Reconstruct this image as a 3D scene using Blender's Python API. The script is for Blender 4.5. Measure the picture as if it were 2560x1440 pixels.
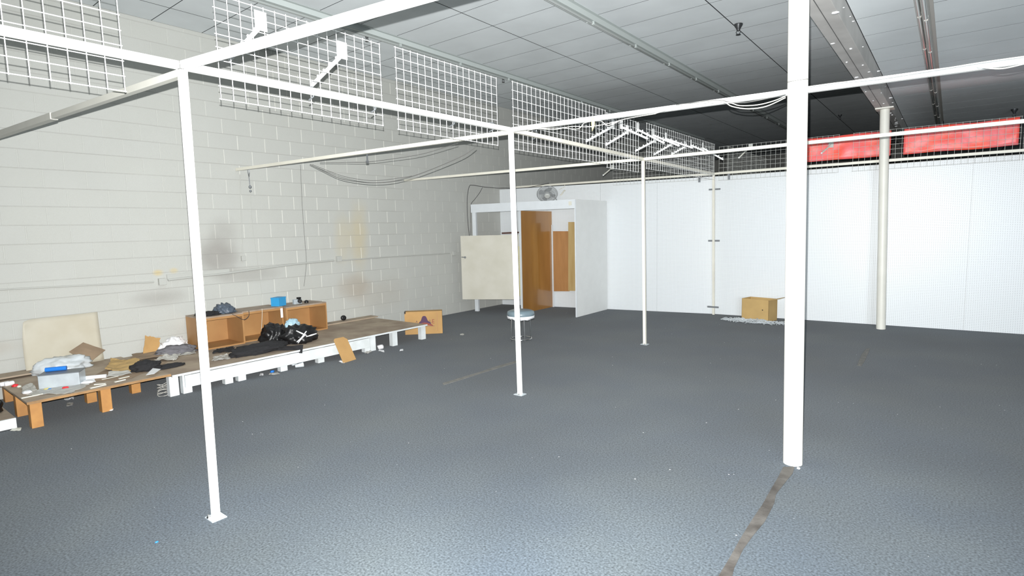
import bpy, bmesh, math, random
from mathutils import Vector, Matrix, noise

for o in list(bpy.data.objects): bpy.data.objects.remove(o)
SC = bpy.context.scene
COL = SC.collection
V = Vector

# ------------------------------------------------------------------ camera
CAM = V((0.0, 0.0, 1.6753))
FPX = 1391.6556
YAW, PITCH, ROLL = -0.668, -0.1048, -0.0242
_cy, _sy, _cp, _sp = math.cos(YAW), math.sin(YAW), math.cos(PITCH), math.sin(PITCH)
_F = V((_sy*_cp, _cy*_cp, _sp)); _R0 = V((_cy, -_sy, 0)); _U0 = _R0.cross(_F)
_R = math.cos(ROLL)*_R0 + math.sin(ROLL)*_U0
_U = -math.sin(ROLL)*_R0 + math.cos(ROLL)*_U0
cd = bpy.data.cameras.new('camera'); cam = bpy.data.objects.new('camera', cd); COL.objects.link(cam)
cd.sensor_width = 36; cd.lens = 36*FPX/2560; cd.clip_start = .05; cd.clip_end = 100
M = Matrix.Identity(4)
for i in range(3): M[i][0], M[i][1], M[i][2], M[i][3] = _R[i], _U[i], -_F[i], CAM[i]
cam.matrix_world = M
SC.camera = cam

# ------------------------------------------------------------------ world, lights, exposure
w = bpy.data.worlds.new('world'); SC.world = w; w.use_nodes = True
bg = w.node_tree.nodes['Background']; bg.inputs[0].default_value = (.80, .90, 1.0, 1); bg.inputs[1].default_value = 0.05
# camera flash just above the lens
fl = bpy.data.lights.new('camera_flash', 'SPOT'); fl.energy = 3400; fl.color = (1.0, .998, .985)
fl.spot_size = math.radians(150); fl.spot_blend = 1.0; fl.shadow_soft_size = .005
flo = bpy.data.objects.new('camera_flash', fl); COL.objects.link(flo)
M2 = M.copy()
p = CAM + _U*.074 - _R*.012 + _F*.02
for i in range(3): M2[i][3] = p[i]
flo.matrix_world = M2
# daylight of the shop front behind the photographer
al = bpy.data.lights.new('shop_front_daylight', 'AREA'); al.shape = 'RECTANGLE'; al.size = 4; al.size_y = 2.2; al.spread = math.radians(75)
al.energy = 110; al.color = (.86, .94, 1.0)
alo = bpy.data.objects.new('shop_front_daylight', al); COL.objects.link(alo)
alo.location = (4.2, -3.6, 1.9); alo.rotation_euler = (math.radians(89), 0, math.radians(14))
SC.view_settings.view_transform = 'Standard'; SC.view_settings.look = 'None'
SC.view_settings.exposure = 0.0; SC.view_settings.gamma = 1.0; SC.view_settings.use_curve_mapping = False

# ------------------------------------------------------------------ helpers
def ray(x, y): return _F + _R*((x-1280)/FPX) - _U*((y-720)/FPX)
def at(x, y, ax, v):
    d = ray(x, y); i = 'XYZ'.index(ax); return CAM + d*((v-CAM[i])/d[i])
def atp(x, y, P, N):
    d = ray(x, y); N = V(N); return CAM + d*((V(P)-CAM).dot(N)/d.dot(N))

class MB:
    def __init__(s): s.v = []; s.f = []; s.s = []
    def add(s, vs, fs, smooth=False):
        b = len(s.v); s.v += [V(a) for a in vs]
        for f in fs: s.f.append([b+i for i in f]); s.s.append(smooth)
        return s
    def hexa(s, c):
        return s.add(c, [(0,3,2,1),(4,5,6,7),(0,1,5,4),(1,2,6,5),(2,3,7,6),(3,0,4,7)])
    def box(s, c, d, ax=None):
        c = V(c); X, Y, Z = [V(a) for a in (ax or ((1,0,0),(0,1,0),(0,0,1)))]
        x, y, z = X*d[0]/2, Y*d[1]/2, Z*d[2]/2
        return s.hexa([c-x-y-z, c+x-y-z, c+x+y-z, c-x+y-z, c-x-y+z, c+x-y+z, c+x+y+z, c-x+y+z])
    def mm(s, a, b):
        a, b = V(a), V(b); return s.box((a+b)/2, [abs(b[i]-a[i]) for i in range(3)])
    def bar(s, p, q, w, h, up=(0,0,1)):
        p, q = V(p), V(q); d = (q-p); L = d.length; d.normalize()
        r = d.cross(V(up)).normalized(); u = r.cross(d)
        return s.box((p+q)/2, (L, w, h), (d, r, u))
    def slab(s, quad, t):
        q = [V(a) for a in quad]; t = V(t)
        return s.hexa(q + [a+t for a in q])
    def prism(s, poly, t):
        n = len(poly); p = [V(a) for a in poly]; t = V(t)
        fs = [tuple(range(n))[::-1], tuple(range(n, 2*n))] + [(i, (i+1) % n, n+(i+1) % n, n+i) for i in range(n)]
        return s.add(p + [a+t for a in p], fs)
    def tube(s, path, r, n=8, closed=False):
        P = [V(a) for a in path]; m = len(P); rs = r if isinstance(r, (list, tuple)) else [r]*m
        u = None; vs = []
        for i in range(m):
            if closed: t = P[(i+1) % m]-P[i-1]
            else: t = P[min(i+1, m-1)]-P[max(i-1, 0)]
            t.normalize()
            if u is None:
                u = t.cross(V((0,0,1)))
                if u.length < .01: u = t.cross(V((1,0,0)))
            u = (u - t*u.dot(t)).normalized(); w_ = t.cross(u)
            for k in range(n):
                a = 2*math.pi*k/n; vs.append(P[i]+(u*math.cos(a)+w_*math.sin(a))*rs[i])
        fs = []
        for i in range(m if closed else m-1):
            j = (i+1) % m
            for k in range(n): fs.append((i*n+k, i*n+(k+1) % n, j*n+(k+1) % n, j*n+k))
        s.add(vs, fs, True)
        if not closed:
            s.add(vs[:n], [tuple(range(n))[::-1]]); s.add(vs[-n:], [tuple(range(n))])
        return s
    def lathe(s, c, prof, n=24, axis=(0,0,1)):
        # prof: list of (r, h)
        ax = V(axis).normalized(); u = ax.cross(V((0,1,0)))
        if u.length < .01: u = ax.cross(V((1,0,0)))
        u.normalize(); w_ = ax.cross(u); c = V(c); vs = []
        for r, h in prof:
            for k in range(n):
                a = 2*math.pi*k/n; vs.append(c+ax*h+(u*math.cos(a)+w_*math.sin(a))*r)
        fs = []
        for i in range(len(prof)-1):
            for k in range(n): fs.append((i*n+k, i*n+(k+1) % n, (i+1)*n+(k+1) % n, (i+1)*n+k))
        s.add(vs, fs, True)
        s.add(vs[:n], [tuple(range(n))[::-1]]); s.add(vs[-n:], [tuple(range(n))])
        return s
    def ball(s, c, r, n=8, sc=(1,1,1)):
        c = V(c); vs = []; fs = []
        for i in range(n//2+1):
            t = math.pi*i/(n//2)
            for k in range(n):
                a = 2*math.pi*k/n
                vs.append(c+V((math.sin(t)*math.cos(a)*sc[0], math.sin(t)*math.sin(a)*sc[1], math.cos(t)*sc[2]))*r)
        for i in range(n//2):
            for k in range(n): fs.append((i*n+k, (i+1)*n+k, (i+1)*n+(k+1) % n, i*n+(k+1) % n))
        return s.add(vs, fs, True)
    def build(s, name, m, parent=None, origin=None, bevel=0, **props):
        me = bpy.data.meshes.new(name)
        if parent is not None:
            t = parent
            while t.parent: t = t.parent
            O = t.location
        else: O = V(origin) if origin is not None else V((0,0,0))
        me.from_pydata([tuple(a-O) for a in s.v], [], s.f)
        me.polygons.foreach_set('use_smooth', s.s); me.update()
        bm = bmesh.new(); bm.from_mesh(me); bmesh.ops.recalc_face_normals(bm, faces=bm.faces); bm.to_mesh(me); bm.free()
        me.materials.append(m)
        o = bpy.data.objects.new(name, me); COL.objects.link(o)
        if parent is not None: o.parent = parent
        else: o.location = O
        if bevel:
            md = o.modifiers.new('bevel', 'BEVEL'); md.width = bevel; md.segments = 2; md.limit_method = 'ANGLE'
        for k, v_ in props.items(): o[k] = v_
        return o

def thing(name, label, cat, loc, group=None):
    o = bpy.data.objects.new(name, None); COL.objects.link(o); o.location = V(loc); o.empty_display_size = .1
    o['label'] = label; o['category'] = cat
    if group: o['group'] = group
    return o
def tag(o, label, cat, group=None):
    o['label'] = label; o['category'] = cat
    if group: o['group'] = group
    return o

# ------------------------------------------------------------------ materials
def mat(name, col, rough=.6, metal=0, noise_amt=0, nscale=8, bump=0, bscale=60, coat=0, spec=.5, sheen=0, alpha=1, trans=0, col2=None, stretch=None):
    m = bpy.data.materials.new(name); m.use_nodes = True
    nt = m.node_tree; N = nt.nodes; L = nt.links; b = N['Principled BSDF']
    b.inputs['Base Color'].default_value = (*col, 1); b.inputs['Roughness'].default_value = rough
    b.inputs['Metallic'].default_value = metal; b.inputs['Coat Weight'].default_value = coat
    b.inputs['Coat Roughness'].default_value = .08
    b.inputs['Specular IOR Level'].default_value = spec; b.inputs['Sheen Weight'].default_value = sheen
    b.inputs['Alpha'].default_value = alpha; b.inputs['Transmission Weight'].default_value = trans
    tc = N.new('ShaderNodeNewGeometry'); vec = tc.outputs['Position']
    if stretch:
        mp = N.new('ShaderNodeMapping'); mp.inputs['Scale'].default_value = stretch; L.new(vec, mp.inputs['Vector']); vec = mp.outputs[0]
    if noise_amt or col2:
        n = N.new('ShaderNodeTexNoise'); n.inputs['Scale'].default_value = nscale; n.inputs['Detail'].default_value = 5
        L.new(vec, n.inputs['Vector'])
        r = N.new('ShaderNodeValToRGB'); c2 = col2 or tuple(c*(1-noise_amt) for c in col)
        r.color_ramp.elements[0].position = .35; r.color_ramp.elements[1].position = .65
        r.color_ramp.elements[0].color = (*c2, 1); r.color_ramp.elements[1].color = (*col, 1)
        L.new(n.outputs['Fac'], r.inputs[0]); L.new(r.outputs[0], b.inputs['Base Color'])
    if bump:
        n = N.new('ShaderNodeTexNoise'); n.inputs['Scale'].default_value = bscale; n.inputs['Detail'].default_value = 4
        L.new(vec, n.inputs['Vector'])
        bp_ = N.new('ShaderNodeBump'); bp_.inputs['Strength'].default_value = bump; bp_.inputs['Distance'].default_value = .01
        L.new(n.outputs['Fac'], bp_.inputs['Height']); L.new(bp_.outputs[0], b.inputs['Normal'])
    return m

def math_(nt, op, a, b=None, c=None):
    n = nt.nodes.new('ShaderNodeMath'); n.operation = op
    for i, x in enumerate((a, b, c)):
        if x is None: continue
        if isinstance(x, (int, float)): n.inputs[i].default_value = x
        else: nt.links.new(x, n.inputs[i])
    return n.outputs[0]
def mix_(nt, fac, a, b):
    n = nt.nodes.new('ShaderNodeMix'); n.data_type = 'RGBA'
    if isinstance(fac, (int, float)): n.inputs[0].default_value = fac
    else: nt.links.new(fac, n.inputs[0])
    for i, x in ((6, a), (7, b)):
        if isinstance(x, tuple): n.inputs[i].default_value = (*x, 1)
        else: nt.links.new(x, n.inputs[i])
    return n.outputs[2]

def carpet_mat():
    m = mat('blue_grey_carpet', (.1,.12,.14), rough=1, spec=.1, sheen=.12); nt = m.node_tree; N = nt.nodes; L = nt.links; b = N['Principled BSDF']
    g = N['Geometry'] if 'Geometry' in N else [n for n in N if n.bl_idname == 'ShaderNodeNewGeometry'][0]
    b.inputs['Sheen Roughness'].default_value = .5
    def nz(sc, det=3):
        n = N.new('ShaderNodeTexNoise'); n.inputs['Scale'].default_value = sc; n.inputs['Detail'].default_value = det
        L.new(g.outputs['Position'], n.inputs['Vector']); return n.outputs['Fac']
    def ramp(f, a, b_, pa=.3, pb=.7):
        r = N.new('ShaderNodeValToRGB'); r.color_ramp.elements[0].position = pa; r.color_ramp.elements[1].position = pb
        r.color_ramp.elements[0].color = (*a, 1); r.color_ramp.elements[1].color = (*b_, 1); L.new(f, r.inputs[0]); return r.outputs[0]
    speck = ramp(nz(85, 4), (.025,.033,.039), (.112,.138,.160), .28, .72)
    tint = ramp(nz(1.1, 3), (.80,.84,.90), (1.0,.98,.93), .35, .7)
    tint2 = ramp(nz(.45, 2), (.72,.74,.76), (1.08,1.08,1.08), .35, .65)
    mu = N.new('ShaderNodeMix'); mu.data_type = 'RGBA'; mu.blend_type = 'MULTIPLY'; mu.inputs[0].default_value = 1
    L.new(speck, mu.inputs[6]); L.new(tint, mu.inputs[7])
    mu2 = N.new('ShaderNodeMix'); mu2.data_type = 'RGBA'; mu2.blend_type = 'MULTIPLY'; mu2.inputs[0].default_value = 1
    L.new(mu.outputs[2], mu2.inputs[6]); L.new(tint2, mu2.inputs[7])
    L.new(mu2.outputs[2], b.inputs['Base Color'])
    bp_ = N.new('ShaderNodeBump'); bp_.inputs['Strength'].default_value = .35; bp_.inputs['Distance'].default_value = .0007
    L.new(nz(190, 2), bp_.inputs['Height']); L.new(bp_.outputs[0], b.inputs['Normal'])
    return m

def block_mat(name, base, joint=False):
    # painted concrete block, with soot marks and a yellow-brown water stain at fixed places on the wall
    m = mat(name, base, rough=.75, bump=.25, bscale=90); nt = m.node_tree; N = nt.nodes; L = nt.links; b = N['Principled BSDF']
    g = [n for n in N if n.bl_idname == 'ShaderNodeNewGeometry'][0]
    sp = N.new('ShaderNodeSeparateXYZ'); L.new(g.outputs['Position'], sp.inputs[0]); Y, Z = sp.outputs[1], sp.outputs[2]
    n = N.new('ShaderNodeTexNoise'); n.inputs['Scale'].default_value = 1.6; n.inputs['Detail'].default_value = 4; L.new(g.outputs['Position'], n.inputs['Vector'])
    nf = n.outputs['Fac']
    oi = N.new('ShaderNodeObjectInfo')
    c = mix_(nt, math_(nt, 'MULTIPLY', nf, .55), base, tuple(x*.84 for x in base))
    c = mix_(nt, math_(nt, 'MULTIPLY', oi.outputs['Random'], .12), c, (base[0]*.9, base[1]*.9, base[2]*.84))
    def spot(y, z, ry, rz, col, amt, cc):
        dy = math_(nt, 'DIVIDE', math_(nt, 'SUBTRACT', Y, y), ry); dz = math_(nt, 'DIVIDE', math_(nt, 'SUBTRACT', Z, z), rz)
        d = math_(nt, 'SQRT', math_(nt, 'ADD', math_(nt, 'MULTIPLY', dy, dy), math_(nt, 'MULTIPLY', dz, dz)))
        d = math_(nt, 'ADD', d, math_(nt, 'MULTIPLY', math_(nt, 'SUBTRACT', nf, .5), 1.1))
        mr = N.new('ShaderNodeMapRange'); mr.interpolation_type = 'SMOOTHSTEP'; L.new(d, mr.inputs[0])
        mr.inputs[1].default_value = .2; mr.inputs[2].default_value = 1.05; mr.inputs[3].default_value = amt; mr.inputs[4].default_value = 0
        return mix_(nt, mr.outputs[0], cc, col)
    soot = (.26,.24,.22); yel = (.60,.50,.28); brn = (.36,.27,.18)
    c = spot(3.45, 1.40, .42, .34, soot, .60, c); c = spot(3.62, 1.72, .28, .3, soot, .30, c)
    c = spot(2.75, .92, .5, .16, soot, .40, c); c = spot(3.9, 1.12, .7, .14, soot, .35, c)
    c = spot(5.85, 1.55, .26, .72, yel, .50, c); c = spot(5.55, 1.60, .22, .5, yel, .30, c)
    c = spot(5.75, .78, .42, .30, brn, .38, c); c = spot(6.2, .60, .7, .35, brn, .15, c)
    c = spot(1.15, .55, .3, .12, brn, .2, c); c = spot(3.2, .45, .8, .2, soot, .15, c)
    c = spot(2.76, 1.235, .085, .06, yel, .9, c); c = spot(2.95, 1.25, .07, .05, yel, .6, c)
    if joint:
        # bed joints are darker; upright joints turn paler farther along the wall
        fr = math_(nt, 'FRACT', math_(nt, 'DIVIDE', math_(nt, 'SUBTRACT', Z, .005), .2045))
        e = math_(nt, 'MINIMUM', fr, math_(nt, 'SUBTRACT', 1, fr))
        bed = math_(nt, 'LESS_THAN', e, .03)
        mry = N.new('ShaderNodeMapRange'); mry.interpolation_type = 'SMOOTHSTEP'; L.new(Y, mry.inputs[0])
        mry.inputs[1].default_value = 2.6; mry.inputs[2].default_value = 4.8; mry.inputs[3].default_value = .12; mry.inputs[4].default_value = 1.2
        c = mix_(nt, bed, mix_(nt, math_(nt, 'MULTIPLY', nf, mry.outputs[0]), c, (.90,.89,.82)), mix_(nt, math_(nt, 'MULTIPLY', nf, .85), c, (.36,.35,.33)))
    L.new(c, b.inputs['Base Color'])
    return m

def peg_mat():
    m = mat('white_pegboard', (.82,.86,.86), rough=.42); nt = m.node_tree; N = nt.nodes; L = nt.links; b = N['Principled BSDF']
    g = [n for n in N if n.bl_idname == 'ShaderNodeNewGeometry'][0]
    sp = N.new('ShaderNodeSeparateXYZ'); L.new(g.outputs['Position'], sp.inputs[0])
    def cell(o):
        f = math_(nt, 'FRACT', math_(nt, 'DIVIDE', math_(nt, 'ADD', o, 50), .0254)); return math_(nt, 'SUBTRACT', f, .5)
    x, z = cell(sp.outputs[0]), cell(sp.outputs[2])
    d = math_(nt, 'ADD', math_(nt, 'MULTIPLY', x, x), math_(nt, 'MULTIPLY', z, z))
    hole = math_(nt, 'LESS_THAN', d, .019)
    n = N.new('ShaderNodeTexNoise'); n.inputs['Scale'].default_value = .9; n.inputs['Detail'].default_value = 3; L.new(g.outputs['Position'], n.inputs['Vector'])
    c = mix_(nt, n.outputs['Fac'], (.78,.82,.85), (.77,.80,.81))
    c = mix_(nt, hole, c, (.24,.25,.27))
    L.new(c, b.inputs['Base Color'])
    return m

def banner_mat():
    m = mat('red_plastic_banner', (.95,.10,.055), rough=.4, spec=.5, col2=(.88,.16,.18), nscale=5, bump=.5, bscale=9)
    return m

def wood_mat(name, c1, c2, rough=.5, coat=0, sc=3, stretch=(1, 1, .12)):
    return mat(name, c1, rough=rough, col2=c2, nscale=sc*4, coat=coat, stretch=stretch)

m_carpet = carpet_mat()
m_block = block_mat('painted_block', (.54,.55,.52)); m_joint = block_mat('painted_mortar', (.54,.55,.52), True)
m_tile = mat('ceiling_tile', (.80,.85,.87), rough=.95, noise_amt=.08, nscale=1.6, bump=.08, bscale=160, spec=.2)
m_dark = mat('dark_gap', (.05,.055,.06), rough=1, spec=.1)
m_peg = peg_mat()
m_white = mat('white_enamel', (.86,.87,.84), rough=.35, noise_amt=.05, nscale=5)
m_cream = mat('cream_enamel', (.80,.78,.68), rough=.4, noise_amt=.08, nscale=4)
m_creamshade = mat('shaded_cream_enamel', (.52,.52,.47), rough=.45, noise_amt=.08, nscale=4)  # cream enamel darkened in colour to stand in for weak grazing flash light
m_wire = mat('white_coated_wire', (.88,.89,.88), rough=.35)
m_wireb = mat('grey_coated_wire', (.52,.53,.50), rough=.4)
m_beam = mat('grey_beige_beam_paint', (.54,.53,.51), rough=.6, noise_amt=.18, nscale=3)
m_colm = mat('column_paint', (.78,.77,.70), rough=.45, noise_amt=.06, nscale=4)
m_board = mat('white_board', (.84,.86,.85), rough=.6, noise_amt=.03, nscale=7, bump=.15, bscale=70)
m_wboard = mat('white_painted_board', (.74,.78,.81), rough=.5, noise_amt=.05, nscale=6)
m_door = mat('cream_hardboard', (.66,.64,.56), rough=.32, col2=(.60,.58,.49), nscale=3, bump=.12, bscale=5, coat=.15)
m_glosswood = mat('varnished_brown_panel', (.42,.20,.045), rough=.3, col2=(.33,.15,.03), nscale=3, coat=1.0, stretch=(1,1,.25))
m_boardwood = wood_mat('orange_wood', (.46,.23,.08), (.38,.18,.06), .5, .2)
m_tan = wood_mat('tan_wood', (.52,.38,.17), (.45,.31,.12), .5)
m_orangechip = mat('orange_chipboard', (.52,.26,.075), rough=.6, col2=(.42,.20,.06), nscale=9)
m_cubby = mat('orange_laminate', (.47,.26,.105), rough=.45, col2=(.39,.205,.08), nscale=2.5)
m_cubbytop = mat('dusty_brown_laminate', (.30,.22,.16), rough=.6, col2=(.40,.32,.25), nscale=6)
m_ply = mat('dusty_plywood', (.44,.36,.27), rough=.8, col2=(.31,.24,.18), nscale=3.5, bump=.2, bscale=30)
m_edge = mat('worn_board_edge', (.40,.23,.10), rough=.7, noise_amt=.3, nscale=9)
m_fascia = mat('chipped_white_paint', (.76,.80,.82), rough=.55, col2=(.66,.70,.70), nscale=7)
m_metal = mat('galvanised_steel', (.58,.64,.68), rough=.4, metal=.25, noise_amt=.15, nscale=10)
m_lid = mat('dark_grey_steel_lid', (.20,.22,.24), rough=.5, metal=.2)
m_chrome = mat('chrome', (.75,.76,.76), rough=.12, metal=1)
m_steel = mat('dull_zinc', (.30,.32,.34), rough=.4, metal=.7)
m_tube = mat('unlit_fluorescent_glass', (.38,.41,.40), rough=.12, spec=.8, coat=.6)
m_fix = mat('fixture_enamel', (.50,.55,.54), rough=.4)
m_fixr = mat('dingy_fixture', (.42,.41,.38), rough=.45)
m_black = mat('black_plastic', (.012,.012,.013), rough=.36, spec=.4, bump=.4, bscale=22)
m_blackmat = mat('black_fabric', (.018,.018,.02), rough=.9, bump=.6, bscale=40)
m_sprk = mat('dark_bronze', (.06,.065,.07), rough=.4, metal=.5)
m_cardb = mat('tan_cardboard', (.55,.37,.15), rough=.8, noise_amt=.12, nscale=4)
m_cardk = mat('kraft_cardboard', (.52,.31,.12), rough=.8, noise_amt=.12, nscale=5)
m_cardg = mat('dusty_cardboard', (.33,.24,.16), rough=.9, noise_amt=.2, nscale=5)
m_beige = mat('beige_sheet_board', (.58,.55,.46), rough=.8, col2=(.50,.46,.36), nscale=2.2)
m_blue = mat('bright_blue_cardboard', (.04,.36,.72), rough=.5, noise_amt=.08)
m_bluecyl = mat('blue_plastic', (.02,.20,.68), rough=.35)
m_ltblue = mat('pale_blue_plastic', (.42,.62,.72), rough=.4, bump=.4, bscale=15)
m_clear = mat('cloudy_plastic_film', (.66,.71,.74), rough=.25, spec=.7, bump=.7, bscale=12, alpha=.92)
m_film = mat('thin_dusty_film', (.55,.54,.50), rough=.3, spec=.6, bump=.8, bscale=25, alpha=.85)
m_paper = mat('white_paper', (.85,.86,.88), rough=.7)
m_red = mat('red_plastic', (.75,.03,.04), rough=.35)
m_greycloth = mat('grey_cloth', (.17,.165,.18), rough=.95, bump=.6, bscale=40)
m_bluegrey = mat('blue_grey_tarp', (.09,.115,.15), rough=.45, bump=.5, bscale=18)
m_vinyl = mat('grey_blue_vinyl', (.20,.27,.31), rough=.35, noise_amt=.12, nscale=9)
m_tape = mat('worn_duct_tape', (.095,.09,.083), rough=.65, col2=(.042,.037,.033), nscale=7, bump=.4, bscale=30)
m_tapel = mat('faded_tape', (.21,.205,.19), rough=.8, col2=(.15,.15,.14), nscale=14)
m_yellow = mat('yellow_tape', (.78,.68,.25), rough=.5)
m_cord = mat('white_cord', (.72,.72,.64), rough=.5); m_dcord = mat('dark_cord', (.05,.05,.055), rough=.5)
m_gcord = mat('grey_cord', (.11,.11,.105), rough=.6)
m_banner = banner_mat()
m_conduit = mat('conduit_wall_paint', (.49,.50,.47), rough=.5)
m_ring = mat('dark_line', (.10,.10,.10), rough=.6)
m_fan = mat('grey_fan_wire', (.42,.44,.45), rough=.4); m_blade = mat('smoky_fan_blade', (.30,.32,.33), rough=.3); m_hub = mat('pale_fan_hub', (.62,.64,.62), rough=.4)
m_purple = mat('purple_ink', (.10,.05,.10), rough=.8); m_redink = mat('red_brown_ink', (.30,.08,.06), rough=.8)
m_tealdark = mat('back_room_paint', (.34,.34,.32), rough=.9, noise_amt=.2, nscale=2)
m_brownled = mat('dark_brown_edge', (.12,.06,.045), rough=.6)

# ------------------------------------------------------------------ the setting
XW = -7.903; HC = 4.352; HR = 3.55; YB = 24.0; BL, BR, BZ = -.99, -.80, 3.35
P0, P1, P2 = V((XW, 9.65, 0)), V((-3.45, 10.50, 0)), V((3.4, 10.86, 0))    # line of the pegboard partition

o = MB().mm((-9, -5, -.12), (6.2, YB+.2, 0)).build('floor', m_carpet, kind='structure')
# wall_left: mortar bed with proud blocks
o_wl = MB().mm((XW-.25, -5, 0), (XW-.0010, YB, HC+.1)).build('wall_left', m_joint, kind='structure')
CH, BW, G = .2045, .397, .0036
cells = []
for k in range(22):
    z0 = .005+CH*k; z1 = min(z0+CH, HC+.05)
    ph = 4.498 if k % 2 else 4.697
    j = -24
    while True:
        y0 = ph+BW*j; y1 = y0+BW; j += 1
        if y0 > YB-.5: break
        if y0 < -4.9: continue
        c = V((XW, (y0+y1)/2, (z0+z1)/2)); d = c-CAM; dep = d.dot(_F)
        vis = 0
        if dep > .5:
            px = 1280+FPX*d.dot(_R)/dep; py = 720-FPX*d.dot(_U)/dep
            if -60 < px < 1545 and -20 < py < 960 and y0 < 12: vis = 1/dep
            if 30 < py-py*0 and py > 800 and 450 < px < 830: vis *= .3
        cells.append((vis, y0, y1, z0, z1))
cells.sort(reverse=True)
stuff = MB(); cache = {}
for n_, (vis, y0, y1, z0, z1) in enumerate(cells):
    rr = random.Random(n_); pr = .0007+rr.random()*.0008
    if n_ < 300 and vis > 0:
        key = (round(z1-z0, 3), n_ % 6)
        if key not in cache:
            a, b_ = (BW-.005)/2, (z1-z0-G)/2; e = .004
            mb = MB(); mb.add([(-.012,-a,-b_),(-.012,a,-b_),(-.012,a,b_),(-.012,-a,b_),(pr-e,-a,-b_),(pr-e,a,-b_),(pr-e,a,b_),(pr-e,-a,b_),
                (pr,-a+e,-b_+e),(pr,a-e,-b_+e),(pr,a-e,b_-e),(pr,-a+e,b_-e)],
                [(0,1,2,3),(0,4,5,1),(1,5,6,2),(2,6,7,3),(3,7,4,0),(4,8,9,5),(5,9,10,6),(6,10,11,7),(7,11,8,4),(8,11,10,9)])
            ob = mb.build('block', m_block); ob.parent = o_wl; cache[key] = ob.data
        else:
            ob = bpy.data.objects.new('block', cache[key]); COL.objects.link(ob); ob.parent = o_wl
        ob.location = (XW, (y0+y1)/2, (z0+z1)/2)
    else:
        stuff.mm((XW-.012, y0+.0035, z0+G/2), (XW+pr, y1-.0035, z1-G/2))
so = stuff.build('block', m_block, parent=o_wl); so['kind'] = 'stuff'

# ceilings: tiles laid in a grid, the left bay high, the right bay lower beside the beam
def ceiling(z, x_edges, y0, ys, n, lo, hi, a0, a1):
    c = MB().mm((a0, -5, z+.0005), (a1, YB, z+.12)).build('ceiling', m_dark, kind='structure')
    cache = {}; rest = MB()
    gr = MB()
    for i in range(len(x_edges)-1):
        xa, xb = x_edges[i], x_edges[i+1]
        for j in range(-14, n):
            ya = y0+ys*j; yb = ya+ys
            if yb > YB or ya < -4.9: continue
            if lo <= j < hi:
                k = i
                dims = (xb-xa-.014, ys-.010, .006)
                if k not in cache:
                    ob = MB().box((0,0,0), dims).build('ceiling_tile', m_tile); ob.parent = c; cache[k] = ob.data
                else:
                    ob = bpy.data.objects.new('ceiling_tile', cache[k]); COL.objects.link(ob); ob.parent = c
                rr = random.Random(i*100+j)
                ob.location = ((xa+xb)/2, (ya+yb)/2, z+.003+rr.random()*.0002)
            else: rest.box(((xa+xb)/2, (ya+yb)/2, z+.003), (xb-xa-.014, ys-.010, .006))
    r_ = rest.build('ceiling_tile', m_tile, parent=c); r_['kind'] = 'stuff'
    return c
ceiling(HC, [XW, -7.325, -6.105, -4.885, -3.665, -2.445, -1.225, BL], 7.105-.595*8, .595, 42, 0, 36, XW-.2, BL)
ceiling(HR, [BR, -.22, 1.0, 2.22, 3.44, 5.0], 6.30-.61*4, .61, 42, 2, 30, BR, 6.2)

MB().mm((XW, YB, 0), (6.2, YB+.2, HC+.1)).build('wall_back', m_tealdark, kind='structure')
MB().mm((6.0, -5, 0), (6.2, YB, HR+.12)).build('wall_right', m_board, kind='structure')

# pegboard partition: panels on a low stud wall
TOPZ = 2.555
def seg_pt(t, A, B): return A.lerp(B, t)
o_wp = MB()
def partition_back(A, B):
    d = (B-A).normalized(); nrm = V((-d.y, d.x, 0))
    o_wp.slab([A+nrm*.012, B+nrm*.012, B+nrm*.09, A+nrm*.09], (0, 0, TOPZ-.01))
partition_back(P0, P1); partition_back(P1, P2)
o_wp = o_wp.build('wall_front', m_board, kind='structure'); o_wp.name = 'wall_partition'
def pegs(A, B, xs):
    d = (B-A); 
    for xa, xb in zip(xs[:-1], xs[1:]):
        ta, tb = (xa-A.x)/d.x, (xb-A.x)/d.x
        a, b_ = A+d*ta, A+d*tb; e = d.normalized()*.0018; nrm = V((-d.y, d.x, 0)).normalized()
        MB().slab([a+e, b_-e, b_-e+nrm*.01, a+e+nrm*.01], (0, 0, TOPZ)).build('pegboard_panel', m_peg, parent=o_wp)
pegs(P0, P1, [XW+.003, -6.78, -5.62, -4.50, P1.x]); pegs(P1, P2, [P1.x, -2.23, -1.01, .21, 1.43, 2.65, 3.4])

# ------------------------------------------------------------------ ceiling beam and its columns
bm_ = thing('ceiling_beam', 'grey beige boxed ceiling beam running front to back over the round columns', 'beam', (-.89, 8, BZ))
MB().mm((BL, -4.8, BZ), (BR, YB-.05, HC+.05)).build('beam_box', m_beam, bm_, bevel=.004)
MB().mm((-.904, -4.8, BZ-.0035), (-.899, YB-.05, BZ+.01)).build('seam', m_ring, bm_)
f = MB(); rr = random.Random(5)
for i in range(44):
    y = 5.2+i*.25+rr.random()*.2; x = rr.choice((-.97, -.87, -.84, BR))
    f.ball((x+rr.random()*.03, y, BZ-.003 if x < BR else BZ+.03+rr.random()*.14), .005+rr.random()*.006, 6, (1+rr.random()*3, 1+rr.random()*2, .7))
f.build('staple', m_paper, bm_)['kind'] = 'stuff'

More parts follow.
